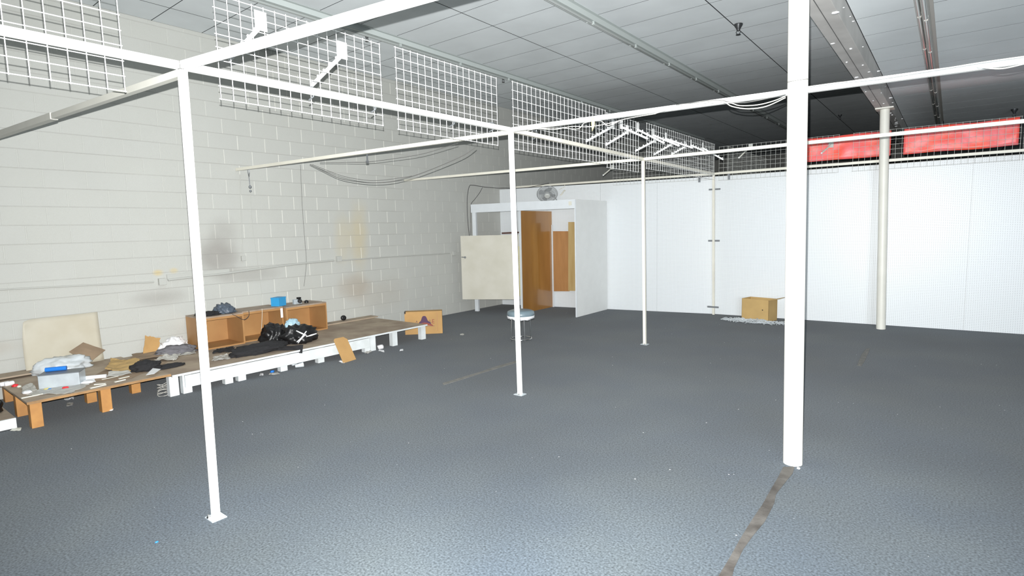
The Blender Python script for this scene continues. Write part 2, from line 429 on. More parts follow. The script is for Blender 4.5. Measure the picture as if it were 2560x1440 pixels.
def column(base, top, r, label, plate, ring_z=None):
    t = thing('support_column', label, 'column', base)
    MB().tube([base, base.lerp(top, .5), top], r, 32).build('shaft', m_colm, t)
    if plate:
        c = top.copy(); MB().box((c.x, c.y, c.z+.010), (.23, .23, .018)).build('cap_plate', m_colm, t)
    if ring_z:
        q = base.lerp(top, ring_z/top.z); pts = [q+V((math.cos(a)*(r+.001), math.sin(a)*(r+.001), .01*math.sin(a))) for a in [i*math.pi/12 for i in range(24)]]
        MB().tube(pts, .0022, 5, True).build('tie_wire', m_gcord, t)
    return t
c1 = at(1982, 1166, 'Z', 0)+V((-.013, .06, 0)); c2 = at(2203, 824, 'Z', 0)+V((-.01, .065, 0))
column(V((c1.x, c1.y, 0)), V((c1.x-.048, c1.y, BZ-.001)), .061, 'nearest and thickest white round column, standing alone on the carpet in front', False, 2.6)
column(V((c2.x, c2.y, 0)), V((c2.x-.075, c2.y, BZ-.021)), .063, 'cream round column with square cap plate standing close to the white partition', True)

# ------------------------------------------------------------------ pipe frame: posts, rails
XP, YS, HP, TW = -3.3702, [1.36, 4.275, 7.29, 10.40], 2.593, .0385
pb = [at(540, 1294, 'Z', 0), at(1300, 986, 'Z', 0), at(1612, 861, 'Z', 0), V((-3.43, 10.42, 0))]
pt = [(455, 165), (1277, 325), (1608, 398), (1791, 437)]
tops = [at(x, y, 'Z', HP) for x, y in pt]; tops[3] = V((-3.45, 10.38, HP))
YS = [t.y for t in tops]
plabels = ['nearest white square post of the pipe frame, bolted to the carpet at left',
           'slim white square post in front of the round stool',
           'slim cream square post between the stool and the cardboard box',
           'cream square post fixed against the pegboard partition with metal straps']
for i in range(4):
    b_, t_ = V((pb[i].x, pb[i].y, 0)), tops[i]; mm_ = m_white if i < 2 else m_cream
    t = thing('frame_post', plabels[i], 'post', b_)
    MB().bar(b_, V((t_.x, t_.y, HP-.02)), TW, TW, (0,1,0)).build('tube', mm_, t, bevel=.002)
    if i < 3:
        MB().box(b_+V((0,0,.003)), (.10, .085, .006)).build('base_plate', m_metal, t)
        MB().lathe(b_+V((.012 if i else -.02,-.034,.006)), [(.011,0),(.011,.008),(.006,.009),(.006,.02)], 8).build('bolt', m_chrome, t)
    else:
        for z in (2.315, 1.378, .145): MB().box((b_.x-.005, b_.y-.024, z), (.21, .006, .03)).build('strap', m_steel, t)

def rail(name, label, a, b_, mm_=None, w_=TW, up=(0,0,1)):
    o_ = MB().bar(a, b_, w_, w_, up); O = (V(a)+V(b_))/2
    return tag(o_.build(name, mm_ or m_white, origin=O, bevel=.002), label, 'rail')
def rz(P, z): return V((P.x, P.y, z))
e0 = at(-40, 67, 'Z', HP)
rail('frame_rail', 'white square rail crossing the top left corner above the wire grid', tops[0]+V((0,-.02,0)), e0+(e0-tops[0]).normalized()*1.2)
rail('frame_rail', 'white square rail running from the nearest post to the second post', tops[0]+V((0,.02,0)), tops[1]-V((0,.02,0)))
rail('frame_rail', 'cream square rail from the second post to the third post, behind the wire grid', tops[1]+V((0,.02,0)), tops[2]-V((0,.02,0)), m_cream)
rail('frame_rail', 'cream square rail from the third post to the partition', tops[2]+V((0,.02,0)), tops[3]-V((0,.02,0)), m_cream)
r1 = at(928, 30, 'Z', HP)
rail('frame_rail', 'bright white square rail rising from the nearest post to the top edge', tops[0]+V((.019,0,0)), tops[0]+(r1-tops[0])*3.2)
r2 = at(2560, 152, 'Z', HP)
rail('frame_rail', 'white square rail with loose cords, passing behind the nearest round column', tops[1]+V((.019,0,0)), tops[1]+(r2-tops[1])*1.5)
r3 = at(2560, 303, 'Z', HP)
rail('frame_rail', 'cream square rail crossing in front of the red banners', tops[2]+V((.019,0,0)), tops[2]+(r3-tops[2])*1.3, m_cream)
r4 = V((3.2, 10.66, HP))
rail('frame_rail', 'cream square rail just above the partition behind the red banners', tops[3]+V((.019,0,0)), r4, m_cream)
# rails to the block wall on the left, a little lower than the main rail
a = rz(tops[0], HP-.036); q = at(107, 300, 'Z', HP-.036)
dl = (q-a); aL1 = a+dl*(-4.5/dl.x)
t = thing('frame_rail', 'shade-toned cream rail with a joint sleeve, from the nearest post to the block wall', 'rail', a)
MB().bar(a-V((.02,0,0)), aL1, TW, TW).build('tube', m_creamshade, t, bevel=.002)
sj = at(112, 288, 'Z', HP-.036); sp_ = a+dl*((sj.x-a.x)/dl.x)
MB().bar(sp_, aL1, TW+.008, TW+.008).build('sleeve', m_creamshade, t, bevel=.002)
q = at(592, 424, 'X', XW+.01)
rail('frame_rail', 'cream square rail from the second post to the block wall with dangling hook', rz(tops[1], HP-.02)-V((.02,0,0)), q, m_cream)
q3 = at(1012, 451, 'X', XW+.01)
rail('frame_rail', 'cream square rail from the third post to the block wall', tops[2]-V((.02,0,0)), q3, m_cream)
q4 = at(1290, 468, 'Z', HP)
rail('frame_rail', 'cream square rail from the partition corner to the block wall above the fan', tops[3]-V((.02,0,0)), q4+(q4-tops[3])*.02, m_cream)

# ------------------------------------------------------------------ wire grid panels
def grid(label, A, B, z0, z1, nc, nr, mm_=None, r=.0025, tilt=0):
    A, B = V(A), V(B); d = (B-A); L = d.length; d.normalize(); n = V((-d.y, d.x, 0))
    m_ = MB()
    for i in range(nc+1):
        p_ = A+d*(L*i/nc)
        dz = tilt*i/nc
        m_.tube([V((p_.x, p_.y, z0-.006+dz)), V((p_.x, p_.y, z1+.006+dz))], r, 5)
    for j in range(nr+1):
        z = z0+(z1-z0)*j/nr
        m_.tube([V((A.x, A.y, z))-d*.008+n*r*1.6, V((B.x, B.y, z+tilt))+d*.008+n*r*1.6], r, 5)
    O = (A+B)/2; O = V((O.x, O.y, z0))
    return tag(m_.build('wire_grid_panel', mm_ or m_wire, origin=O), label, 'wire grid', 'wire grid panels on the pipe frame')
XA, XB_ = -3.402, -3.338
def gy(x, y, X): return at(x, y, 'X', X)
g0 = gy(313, 228, XA); grid('large near white wire grid cut off by the top left corner', (XA, g0.y-1.22, 0), (XA, g0.y, 0), g0.z, g0.z+.61, 16, 8, tilt=0)
a, b_ = gy(552, 236, XA), gy(958, 322, XA); grid('white wire grid behind the near rail carrying two white display arms', (XA, a.y, 0), (XA, b_.y, 0), (a.z+b_.z)/2, gy(951, 111, XA).z, 16, 8)
a, b_ = gy(997, 322, XA), gy(1245, 364, XA); grid('empty white wire grid with both sides free, just left of the second post', (XA, a.y, 0), (XA, b_.y, 0), (a.z+b_.z)/2, (gy(986, 115, XA).z+gy(1239, 196, XA).z)/2, 16, 8)
a, b_ = gy(1285, 369, XB_), gy(1514, 412, XB_); grid('long white wire grid starting at the second post', (XB_, a.y, 0), (XB_, b_.y, 0), (a.z+b_.z)/2, (gy(1282, 200, XB_).z+gy(1513, 279, XB_).z)/2, 24, 8)
a, b_ = gy(1518, 418, XB_), gy(1596, 430, XB_); grid('short white wire grid with display arms just left of the third post', (XB_, a.y, 0), (XB_, b_.y, 0), (a.z+b_.z)/2, (gy(1517, 283, XB_).z+gy(1595, 305, XB_).z)/2, 11, 8)
a, b_ = gy(1617, 430, XB_), gy(1785, 442, XB_); grid('long pale wire grid between the third post and the partition', (XB_, a.y, 0), (XB_, b_.y, 0), (a.z+b_.z)/2, (gy(1615, 310, XB_).z+gy(1785, 358, XB_).z)/2, 36, 8, r=.0027)
# grids along the partition
nL = V((-(P1-P0).y, (P1-P0).x, 0)).normalized(); nR_ = V((-(P2-P1).y, (P2-P1).x, 0)).normalized()
offL, offR = P1-nL*.065, P1-nR_*.105
def wl(x, y): return atp(x, y, offL, nL)
def wr(x, y): return atp(x, y, offR, nR_)
a, b_ = wl(1533, 458), wl(1783, 443)
grid('grey wire grid over the partition behind the third post', (a.x, a.y, 0), (b_.x, b_.y, 0), 2.50, 3.09, 27, 8, m_wireb, .0025)
for x0, x1, n_, lab in ((1798, 2096, 24, 'grey wire grid over the partition passing behind the nearest round column'),
                        (2132, 2548, 25, 'grey wire grid in front of the longer red banner'),
                        (2556, 2900, 20, 'grey wire grid cut off by the right edge')):
    a, b_ = wr(x0, 400), wr(x1, 400)
    grid(lab, (a.x, a.y, 0), (b_.x, b_.y, 0), 2.47, 3.065, n_, 8, m_wireb, .0026)
grid('grey wire grid standing beyond the partition in the dark back room', (-3.30, 10.66, 0), (-3.30, 13.4, 0), 2.47, 3.1, 36, 8, m_wireb, .0026)

# display arms hooked on the grids
def arm(label, base_px, end_px, X, back=True, grp='white display arms hooked on the wire grids'):
    b = at(*base_px, 'X', X); e = at(*end_px, 'Y', b.y)
    s_ = -1 if back else 1
    if (e.x-b.x)*s_ < 0: e = V((b.x+s_*.33, b.y, b.z-.2))
    t = thing('display_arm', label, 'display arm', b, grp)
    MB().mm((X-.004 if back else X+.003, b.y-.038, b.z-.03), (X-.001 if back else X+.006, b.y+.038, b.z+.085)).build('mounting_plate', m_wire, t)
    d = (e-b)
    MB().bar(b, e, .016, .024).build('arm', m_wire, t, bevel=.002)
    for i in range(1, 6):
        MB().ball(b+d*(i/5.2)+V((0,0,.022)), .010, 8).build('stop_ball', m_wire, t)
    return t
arm('display arm with white plate partly hidden behind the bright rising rail', (653, 64), (573, 150), XA)
arm('display arm with white plate fully in view on the near grid', (857, 136), (778, 215), XA)
for i, (b0, e0_) in enumerate((((1533, 316), (1465, 354)), ((1569, 330), (1514, 363)), ((1637, 352), (1588, 378)), ((1679, 361), (1634, 387)), ((1713, 367), (1679, 386)))):
    arm(['first', 'second', 'third', 'fourth', 'last'][i]+' from the left of the arms sloping down left behind the far grids', b0, e0_, XB_)
for i, (b0, e0_) in enumerate((((1553, 317), (1620, 347)), ((1594, 324), (1661, 358)), ((1633, 338), (1699, 365)), ((1665, 347), (1732, 370)), ((1727, 363), (1761, 378)), ((1757, 370), (1808, 399)))):
    arm(['first', 'second', 'third', 'fourth', 'fifth', 'last'][i]+' from the left of the arms sloping down right at the far grids', b0, e0_, XB_, False)
def small_arm(label, b, e):
    t = thing('display_arm', label, 'display arm', b); MB().box(b, (.07, .006, .09)).build('mounting_plate', m_wireb, t)
    MB().bar(b, e, .014, .02).build('arm', m_cord, t); MB().ball(e, .016, 8).build('stop_ball', m_wire, t)
b = wr(1877, 366)-nR_*.01; small_arm('short display arm on the partition grid, left of the nearest round column', b, b+V((-.13, -.22, -.20)))
b = wr(2078, 362)-nR_*.01; small_arm('grey display arm lying over the shorter red banner', b, b+V((-.10, -.20, -.14)))
b = wl(1532, 418)-nL*.01; small_arm('stubby display arm under the far grids near the fan wall', b, b+V((-.1, -.2, -.16)))

# clamps that hook the grids to the rail
def clamp(label, x, y, X=XP+.03):
    p_ = at(x, y, 'X', X); o_ = MB()
    o_.tube([p_+V((-.05,0,.035)), p_+V((0,0,.03)), p_, p_+V((.004,.004,-.03)), p_+V((-.05,.004,-.045))], .005, 6)
    o_.box(p_+V((.004,0,0)), (.008,.022,.05))
    tag(o_.build('rail_clamp', m_steel, origin=p_), label, 'clamp', 'grey clamps on the long rail')
clamp('grey clamp under the end of the display arm on the near rail', 781, 229)
clamp('grey clamp near the right end of the near wire grid', 936, 263); clamp('grey clamp in the middle of the empty wire grid', 1134, 300)
clamp('grey clamp on the rail nearest to the second post', 1232, 315); clamp('grey clamp on the long grid right of the second post', 1341, 335)
for x, y, lab in ((1749, 447, 'dark clamp on the partition top left of the partition post'), (1823, 440, 'dark clamp on the partition top right of the partition post')):
    p_ = wr(x, y) if x > 1791 else wl(x, y)
    tag(MB().box(p_-V((0,.01,0)), (.03,.03,.13)).build('rail_clamp', m_steel, origin=p_), lab, 'clamp')

# ------------------------------------------------------------------ red banners
def banner(label, xa, xb):
    A = atp(xa, 360, P1-nR_*.07, nR_); B = atp(xb, 360, P1-nR_*.07, nR_); n = 40; m = 8; z0, z1 = 2.675, 3.055
    vs = []; fs = []
    for s_ in (0, .004):
        for j in range(m+1):
            for i in range(n+1):
                p_ = A.lerp(B, i/n); z = z0+(z1-z0)*j/m
                k = noise.noise(V((p_.x*5, z*7, 3)))*.014
                q_ = p_+nR_*(k+s_); vs.append((q_.x, q_.y, z+noise.noise(V((p_.x*2.2, j*.1, 9)))*.012))
    w_ = n+1; S = w_*(m+1)
    for j in range(m):
        for i in range(n):
            a_ = j*w_+i; fs += [(a_, a_+1, a_+w_+1, a_+w_), (S+a_, S+a_+w_, S+a_+w_+1, S+a_+1)]
    for i in range(n): fs += [(i, S+i, S+i+1, i+1), (m*w_+i, m*w_+i+1, S+m*w_+i+1, S+m*w_+i)]
    for j in range(m): fs += [(j*w_, (j+1)*w_, S+(j+1)*w_, S+j*w_), (j*w_+n, S+j*w_+n, S+(j+1)*w_+n, (j+1)*w_+n)]
    tag(MB().add(vs, fs, True).build('red_banner', m_banner, origin=(A.x, A.y, z0)), label, 'banner', 'red plastic banners behind the wire grid')
banner('shorter red plastic banner passing behind the far round column', 1985, 2227)
banner('longer red plastic banner at right of the far round column', 2259, 2546)

# ------------------------------------------------------------------ fluorescent strips
def strip(label, xr, z, ys, n, mm_, wd=1.0):
    t = thing('fluorescent_strip', label, 'ceiling light', (xr-.11, ys+1.22*n/2, z), 'bare fluorescent strips on the ceiling')
    xc = xr-.115; L = 1.22
    MB().mm((xc-.10*wd, ys, z-.004), (xc+.115*wd, ys+n*L, z+.001)).build('backing_plate', mm_, t)
    MB().prism([(xc-.035*wd, ys, z-.004), (xc-.018*wd, ys, z-.058), (xc+.052*wd, ys, z-.058), (xc+.07*wd, ys, z-.004)], (0, n*L, 0)).build('housing', mm_, t)
    for i in range(n):
        y = ys+i*L
        for k, dx in enumerate((-.052*wd, .030*wd)):
            zz = z-.045 if k == 0 else z-.085
            MB().tube([(xc+dx, y+.03, zz), (xc+dx, y+L-.03, zz)], .016, 10).build('fluorescent_tube', m_tube, t)
            MB().box((xc+dx, y+.012, zz+.012), (.03, .02, .05)).build('lamp_socket', mm_, t)
    return t
strip('bare fluorescent strip nearest the block wall', -6.10, HC, 3.0, 12, m_fix)
strip('bare fluorescent strip along the middle of the high ceiling', -3.64, HC, 4.08, 11, m_fix)
strip('dingy fluorescent strip on the lower ceiling at right of the beam', -.17, HR, 4.0, 8, m_fixr, .62)

# sprinkler heads
def sprinkler(x, y, z, label, k=1):
    p_ = at(x, y, 'Z', z-.03); p_.z = z
    t = thing('sprinkler_head', label, 'sprinkler', p_)
    MB().lathe(p_, [(.045*k, 0), (.045*k, -.012*k), (.022*k, -.05*k), (.016*k, -.07*k)], 14).build('cup', m_sprk, t)
    for sx in (-1, 1): MB().tube([p_+V((.014*sx*k,0,-.065*k)), p_+V((.024*sx*k,0,-.085*k)), p_+V((.004*sx*k,0,-.108*k))], .004*k, 6).build('yoke_arm', m_sprk, t)
    MB().lathe(p_+V((0,0,-.108*k)), [(.026*k, 0), (.026*k, -.004*k)], 12).build('deflector', m_sprk, t)
sprinkler(917, 88, HC, 'dark sprinkler head above the grid with display arms, beside the strip light')
sprinkler(1258, 194, HC, 'dark sprinkler head above the gap between two wire grids')
sprinkler(1846, 66, HC, 'dark sprinkler head left of the nearest round column', 1.25)
sprinkler(2100, 290, HC, 'far dark sprinkler head between the two round columns')
sprinkler(2536, 277, HR, 'dark sprinkler head over the right end of the red banner', 1.1)

# ------------------------------------------------------------------ cords on the rails, conduit on the wall
def cord(label, pts, r, mm_, name='cord', cat='cord', sub=6, n=5):
    P = [V(a) for a in pts]; out = []
    for i in range(len(P)-1):
        p0, p1, p2, p3 = P[max(i-1,0)], P[i], P[i+1], P[min(i+2, len(P)-1)]
        for k in range(sub):
            t = k/sub; out.append(.5*((2*p1)+(p2-p0)*t+(2*p0-5*p1+4*p2-p3)*t*t+(3*p1-p0-3*p2+p3)*t**3))
    out.append(P[-1])
    return tag(MB().tube(out, r, n).build(name, mm_, origin=P[0]), label, cat)
yr = tops[1].y-.028
def cy(L, dy=0): return [at(x, y, 'Y', yr-dy) for x, y in L]
cord('white cord sagging lowest beside the nearest round column', cy([(1640, 283), (1700, 266), (1795, 252), (1830, 266), (1870, 272), (1915, 266), (1964, 244)]), .0035, m_cord)
cord('white cord with a shallow sag beside the nearest round column', cy([(1700, 262), (1810, 256), (1850, 264), (1895, 262), (1935, 252), (1964, 240)], .01), .0033, m_cord)
cord('thin grey cord lying across the top of the corded rail', cy([(1690, 262), (1740, 256), (1795, 250), (1835, 257), (1880, 254), (1964, 236)], .02), .0025, m_gcord)
cord('white cord looping below the rail by the yellow tape', cy([(1320, 326), (1345, 322), (1385, 324), (1430, 316), (1470, 317), (1520, 309), (1570, 296), (1640, 284)]), .003, m_cord)
cord('white cord crossing in small loops under the corded rail', cy([(1340, 322), (1400, 320), (1445, 322), (1462, 307), (1500, 302), (1520, 314), (1552, 300)], .01), .0026, m_cord)
cord('white cord along the corded rail at right of the nearest round column', cy([(2012, 218), (2100, 206), (2190, 198), (2300, 181), (2380, 168), (2460, 155), (2560, 141)]), .003, m_cord)
cord('thin white cord hanging under the rail at the right edge', cy([(2440, 167), (2500, 172), (2560, 160)]), .003, m_cord)
p_ = at(1483, 300, 'Y', yr); tag(MB().prism([at(1478,293,'Y',yr), at(1487,293,'Y',yr), at(1487,312,'Y',yr), at(1481,328,'Y',yr), at(1479,312,'Y',yr)], (0,-.002,0)).build('yellow_tape', m_yellow, origin=p_), 'strip of yellow tape hanging from the corded rail', 'tape')
# loops on the left rail
yl = 4.0
cord('thick dark cord in a long loop in front of the block wall', [at(x, y, 'Y', yl) for x, y in ((775, 411), (806, 426), (850, 446), (900, 455), (940, 457), (985, 453), (1040, 438), (1100, 415), (1160, 388), (1190, 366))], .004, m_gcord)
cord('thinner dark cord following the long loop', [at(x, y, 'Y', yl+.03) for x, y in ((780, 411), (815, 425), (860, 441), (910, 450), (950, 451), (1000, 445), (1030, 440))], .0028, m_gcord)
cord('dark cord strung below the second left rail through a small hanger', [at(x, y, 'Y', 4.1) for x, y in ((800, 407), (860, 406), (918, 405), (990, 396), (1060, 384), (1145, 358))], .003, m_gcord)
p_ = at(918, 398, 'Y', 4.12); tag(MB().bar(p_+V((0,0,.09)), p_-V((0,0,.03)), .012, .012, (0,1,0)).box(p_-V((0,0,.03)), (.03,.02,.03)).build('cord_hanger', m_steel, origin=p_), 'small cord hanger below the second left rail', 'hanger')
hk = at(621, 424, 'Y', 3.87)
tag(MB().tube([hk+V((-.02,0,.02)), hk+V((-.02,0,-.03)), hk+V((0,0,-.10)), hk+V((.025,0,-.03)), hk+V((.02,0,.02))], .005, 6).tube([hk+V((0,0,-.10)), hk+V((.01,0,-.22))], .006, 6).ball(hk+V((.012,0,-.235)), .022, 8).ball(hk+V((.014,0,-.29)), .017, 8).build('hanging_hook', m_steel, origin=hk), 'dark wire hook dangling at the wall end of the second left rail', 'hook')
XWF = XW+.008
def wp(L, dx=.012): return [at(x, y, 'X', XWF+dx) for x, y in L]
cd_ = thing('wall_conduit', 'long painted conduit running level along the block wall with socket boxes', 'conduit', at(845, 648, 'X', XWF))
MB().tube(wp([(-40, 726), (120, 718), (260, 711), (385, 705)]), .009, 8).build('pipe_run', m_conduit, cd_)
MB().tube(wp([(420, 700), (470, 694), (560, 684), (640, 673), (740, 660), (835, 651)]), .014, 8).build('pipe_run', m_conduit, cd_)
MB().tube(wp([(855, 651), (960, 643), (1060, 637), (1125, 633)]), .009, 8).build('pipe_run', m_conduit, cd_)
for x, y in ((404, 704), (845, 647), (1133, 633)):
    q_ = at(x, y, 'X', XWF); MB().box(q_+V((.025,0,0)), (.05,.085,.085)).build('socket_box', m_conduit, cd_, bevel=.004)
t = thing('wall_conduit', 'thin upright conduit ending in a small box below the rail hook', 'conduit', at(600, 540, 'X', XWF))
MB().tube(wp([(600, 436), (602, 500), (605, 590), (607, 636)]), .006, 8).build('pipe_run', m_conduit, t)
q_ = at(607, 646, 'X', XWF); MB().box(q_+V((.02,0,0)), (.04,.06,.07)).build('socket_box', m_conduit, t, bevel=.004)
tag(MB().slab([at(416,686,'X',XWF), at(572,672,'X',XWF), at(574,684,'X',XWF), at(418,700,'X',XWF)], (.012,0,0)).build('surface_raceway', m_conduit, origin=at(420,690,'X',XWF)), 'chipped flat raceway on the block wall beside the nearest post', 'raceway')
cord('thin cord hanging down the block wall above the blue box', wp([(751, 412), (756, 520), (762, 600), (766, 650), (763, 690), (760, 716)], .006), .0025, m_gcord)
cord('pale cord down the block wall right of the upright conduit', wp([(626, 480), (632, 570), (642, 640), (650, 700), (658, 760)], .006), .0022, m_conduit)
zb_ = 2.60
cord('black cable swooping down to the top of the booth', [at(x, y, 'X', XW+.06) for x, y in ((1178, 620), (1170, 560), (1168, 500), (1173, 467), (1182, 463), (1208, 467), (1240, 470))]+[at(x, y, 'Z', HP-.03) for x, y in ((1262, 470), (1310, 470), (1372, 458))], .006, m_dcord)
cord('black cable branching to the left post of the booth', [at(x, y, 'X', XW+.06) for x, y in ((1206, 469), (1199, 482), (1188, 497), (1177, 512))]+[at(x, y, 'X', XW+.075) for x, y in ((1177, 540), (1177, 588))], .005, m_dcord)

# ------------------------------------------------------------------ changing booth
BF0, BF1 = V((-7.71, 8.53, 0)), V((-5.475, 8.90, 0)); bd = (BF1-BF0).normalized(); bn = V((-bd.y, bd.x, 0))
bt = thing('changing_booth', 'white changing booth frame in the corner with a brown divider and half door', 'booth', (-6.6, 9.1, 0))
MB().slab([BF0-bd*.04, BF1, BF1+bn*.02, BF0-bd*.04+bn*.02], (0,0,.165)).build('header_board', m_wboard, bt)
for v_ in bt.children[-1].data.vertices: v_.co.z += 2.035
MB().box(BF0+bd*.0+bn*.045+V((.02,0,1.02)), (.085, .05, 2.04), (bd, bn, (0,0,1))).build('corner_post', m_wboard, bt)
MB().mm((-5.495, 8.90, 0), (-5.475, 10.08, 2.20)).build('side_panel', m_board, bt)
MB().mm((-5.498, 8.885, 0), (-5.472, 8.90, 2.20)).build('edge_trim', m_wboard, bt)
MB().mm((-6.70, 8.78, 0), (-6.665, 9.86, 2.035)).build('divider', m_glosswood, bt)
MB().mm((-6.705, 8.765, 0), (-6.66, 8.78, 2.035)).build('edge_trim', m_wboard, bt)
MB().mm((-6.662, 9.835, 0), (-6.63, 9.855, 1.75)).build('corner_trim', m_wboard, bt)
ha = at(1433, 508, 'Y', 8.86); MB().box((ha.x-.07, 8.865, 2.13), (.06, .012, .07)).build('bracket', m_cream, bt)
D0, D1 = V((-6.705, 8.755, 0)), V((-7.76, 8.21, 0)); dd = (D1-D0).normalized(); dn = V((dd.y, -dd.x, 0))
if dn.y > 0: dn = -dn
dr = MB().slab([D0+V((0,0,.285)), D1+V((0,0,.285)), D1+V((0,0,.285))+dn*.02, D0+V((0,0,.285))+dn*.02], (0,0,1.285)).build('half_door', m_door, bt)
hp = D1-dd*.06+V((0,0,1.14))+dn*.03
MB().tube([hp-dd*.035, hp+V((0,0,.006))+dd*.05], .009, 8).ball(hp+dn*.02-dd*.03, .022, 8).build('latch_handle', m_steel, dr)


hg = MB()
for i in range(26): hg.tube([D0+dn*.022+V((0,0,.36+i*.038)), D0+dn*.022+V((0,0,.36+i*.038+.028))], .008, 6)
hg.build('piano_hinge', m_yellow, dr)['kind'] = 'stuff'
# boards standing in the right half of the booth
def wall_pl(x, y, off): return atp(x, y, P1-nL*off, nL)
q0 = [wall_pl(x, y, .03) for x, y in ((1380, 728), (1424, 728), (1424, 578), (1380, 578))]
tag(MB().slab(q0, -nL*.015).build('wooden_board', m_boardwood, origin=q0[0]), 'short orange brown board on the pegboard inside the booth', 'board')
q0 = [wall_pl(x, y, .07) for x, y in ((1421, 727), (1443, 727), (1443, 555), (1421, 555))]
tag(MB().slab(q0, -nL*.012).build('wooden_plank', m_tan, origin=q0[0]), 'narrow tan plank standing taller at the right of the orange board', 'plank')
q0 = [wall_pl(x, y, .03) for x, y in ((1257, 585), (1300, 583), (1300, 579), (1257, 581))]
tag(MB().slab(q0, -nL*.05).build('ledge', m_brownled, origin=q0[0]), 'thin dark brown ledge on the wall behind the half door', 'ledge')

# fan
fc = V((-6.98, 9.60, 2.40)); fc = atp(1368, 485, P1-nL*.16, nL)
fax = (CAM-fc).normalized(); fax = (V((fax.x, fax.y, fax.z-.85))).normalized()
ft = thing('wall_fan', 'round grey caged fan mounted above the booth header', 'fan', fc)
u_ = fax.cross(V((0,0,1))).normalized(); w_ = u_.cross(fax)
def cp(r, a, h): return fc+fax*h+(u_*math.cos(a)+w_*math.sin(a))*r
gd = MB()
for r, h, rr_ in ((.215, 0, .007), (.20, .035, .003), (.16, .055, .003), (.12, .065, .003), (.085, .07, .003)):
    gd.tube([cp(r, i*math.pi/16, h) for i in range(32)], rr_, 5, True)
for i in range(56):
    a_ = i*math.pi/28; gd.tube([cp(.06, a_, .07), cp(.13, a_, .063), cp(.20, a_, .035), cp(.215, a_, 0), cp(.19, a_, -.04), cp(.06, a_, -.07)], .002, 4)
gd.build('guard', m_fan, ft)
for k in range(4):
    a_ = k*math.pi/2+.4; MB().prism([cp(.04, a_-.3, .0), cp(.17, a_-.35, .015), cp(.185, a_, .0), cp(.17, a_+.30, -.02), cp(.04, a_+.4, -.01)], fax*.003).build('blade', m_blade, ft)
MB().lathe(fc, [(.05,-.02),(.06,.02),(.062,.075),(.045,.085)], 20, fax).build('hub', m_hub, ft)
MB().lathe(fc, [(.055,-.11),(.06,-.02)], 16, fax).tube([fc-fax*.1, fc-fax*.1+V((.1,.0,-.05)), wall_pl(1392, 500, .02)], .012, 8).build('motor', m_blade, ft)
p_ = wall_pl(1407, 482, .01)
tag(MB().tube([p_+V((.06,0,.05)), p_+V((.02,0,.03)), p_+V((-.02,0,-.02)), p_+V((-.06,0,-.05))], .014, 6).tube([p_+V((-.1,0,.06)), p_+V((-.03,-.01,.09)), p_+V((.05,0,.12)), p_+V((.05,0,.16))], .006, 5).build('cord_knot', m_cream, origin=p_), 'knotted pale cord pinned on the pegboard right of the fan', 'cord')

# stool
sc_ = at(1303, 856, 'Z', 0)+V((-.05, .07, 0)); st = thing('round_stool', 'round stool with grey blue vinyl seat and torn white skirt behind a post', 'stool', sc_)
zt = at(1306, 780, 'Y', sc_.y).z
zt = .475
MB().lathe(sc_, [(.12, zt-.11), (.19, zt-.105), (.208, zt-.06), (.198, zt-.018), (.15, zt), (.02, zt+.004)], 32).build('seat', m_vinyl, st)
sk = MB(); n = 48; vs = []; rr = random.Random(3)
for i in range(n):
    a_ = 2*math.pi*i/n; dz = .045+.02*noise.noise(V((math.cos(a_)*2.5, math.sin(a_)*2.5, 1)))+(.0 if rr.random() < .8 else -.012)
    for r, z in ((.207, zt-.078), (.200, zt-.080-dz), (.197, zt-.080-dz), (.203, zt-.078)): vs.append((sc_.x+r*math.cos(a_), sc_.y+r*math.sin(a_), z))
fs = []
for i in range(n):
    j = (i+1) % n
    for k in range(4): fs.append((i*4+k, j*4+k, j*4+(k+1) % 4, i*4+(k+1) % 4))
sk.add(vs, fs, True).build('torn_skirt', m_paper, st)
for k in range(4):
    a_ = math.pi/4+k*math.pi/2+.2; c_, s_ = math.cos(a_), math.sin(a_)
    MB().tube([sc_+V((c_*.14, s_*.14, zt-.07)), sc_+V((c_*.16, s_*.16, 0.006))], .010, 8).build('leg', m_chrome, st)
MB().tube([sc_+V((math.cos(a_)*.158, math.sin(a_)*.158, .045)) for a_ in [i*math.pi/16 for i in range(32)]], .008, 6, True).build('foot_ring', m_chrome, st)

# ------------------------------------------------------------------ open cardboard box by the partition
bx = thing('cardboard_box', 'open tan cardboard box standing by the partition on a nest of clear plastic', 'box', (-2.6, 10.15, 0))
A0, A1 = V((-2.845, 10.13, 0)), V((-2.375, 10.02, 0)); H = .375
u1 = (A1-A0).normalized(); n1 = V((-u1.y, u1.x, 0)); dpt = .30
th = .006
def wallq(a_, b_, name, mm_=m_cardb, h=H): MB().slab([a_, b_, b_+(V((-(b_-a_).y, (b_-a_).x, 0)).normalized()*th), a_+(V((-(b_-a_).y, (b_-a_).x, 0)).normalized()*th)], (0,0,h)).build(name, mm_, bx)
A2, A3 = A1+n1*dpt, A0+n1*dpt
wallq(A0, A1, 'front_wall'); wallq(A1, A2, 'side_wall'); wallq(A2, A3, 'rear_wall'); wallq(A3, A0, 'side_wall')
MB().slab([A0, A1, A2, A3], (0,0,.006)).build('bottom', m_cardb, bx)
MB().slab([A1+V((0,0,H)), A2+V((0,0,H)), A2+V((.16,.02,H+.04)), A1+V((.16,.02,H+.03))], (0,0,.005)).build('flap', m_cardb, bx)
fm = (A0+A1)/2
MB().ball(A0.lerp(A1, .78)-n1*.002+V((0,0,.20)), .010, 8, (1,.3,1)).build('hole', m_black, bx)

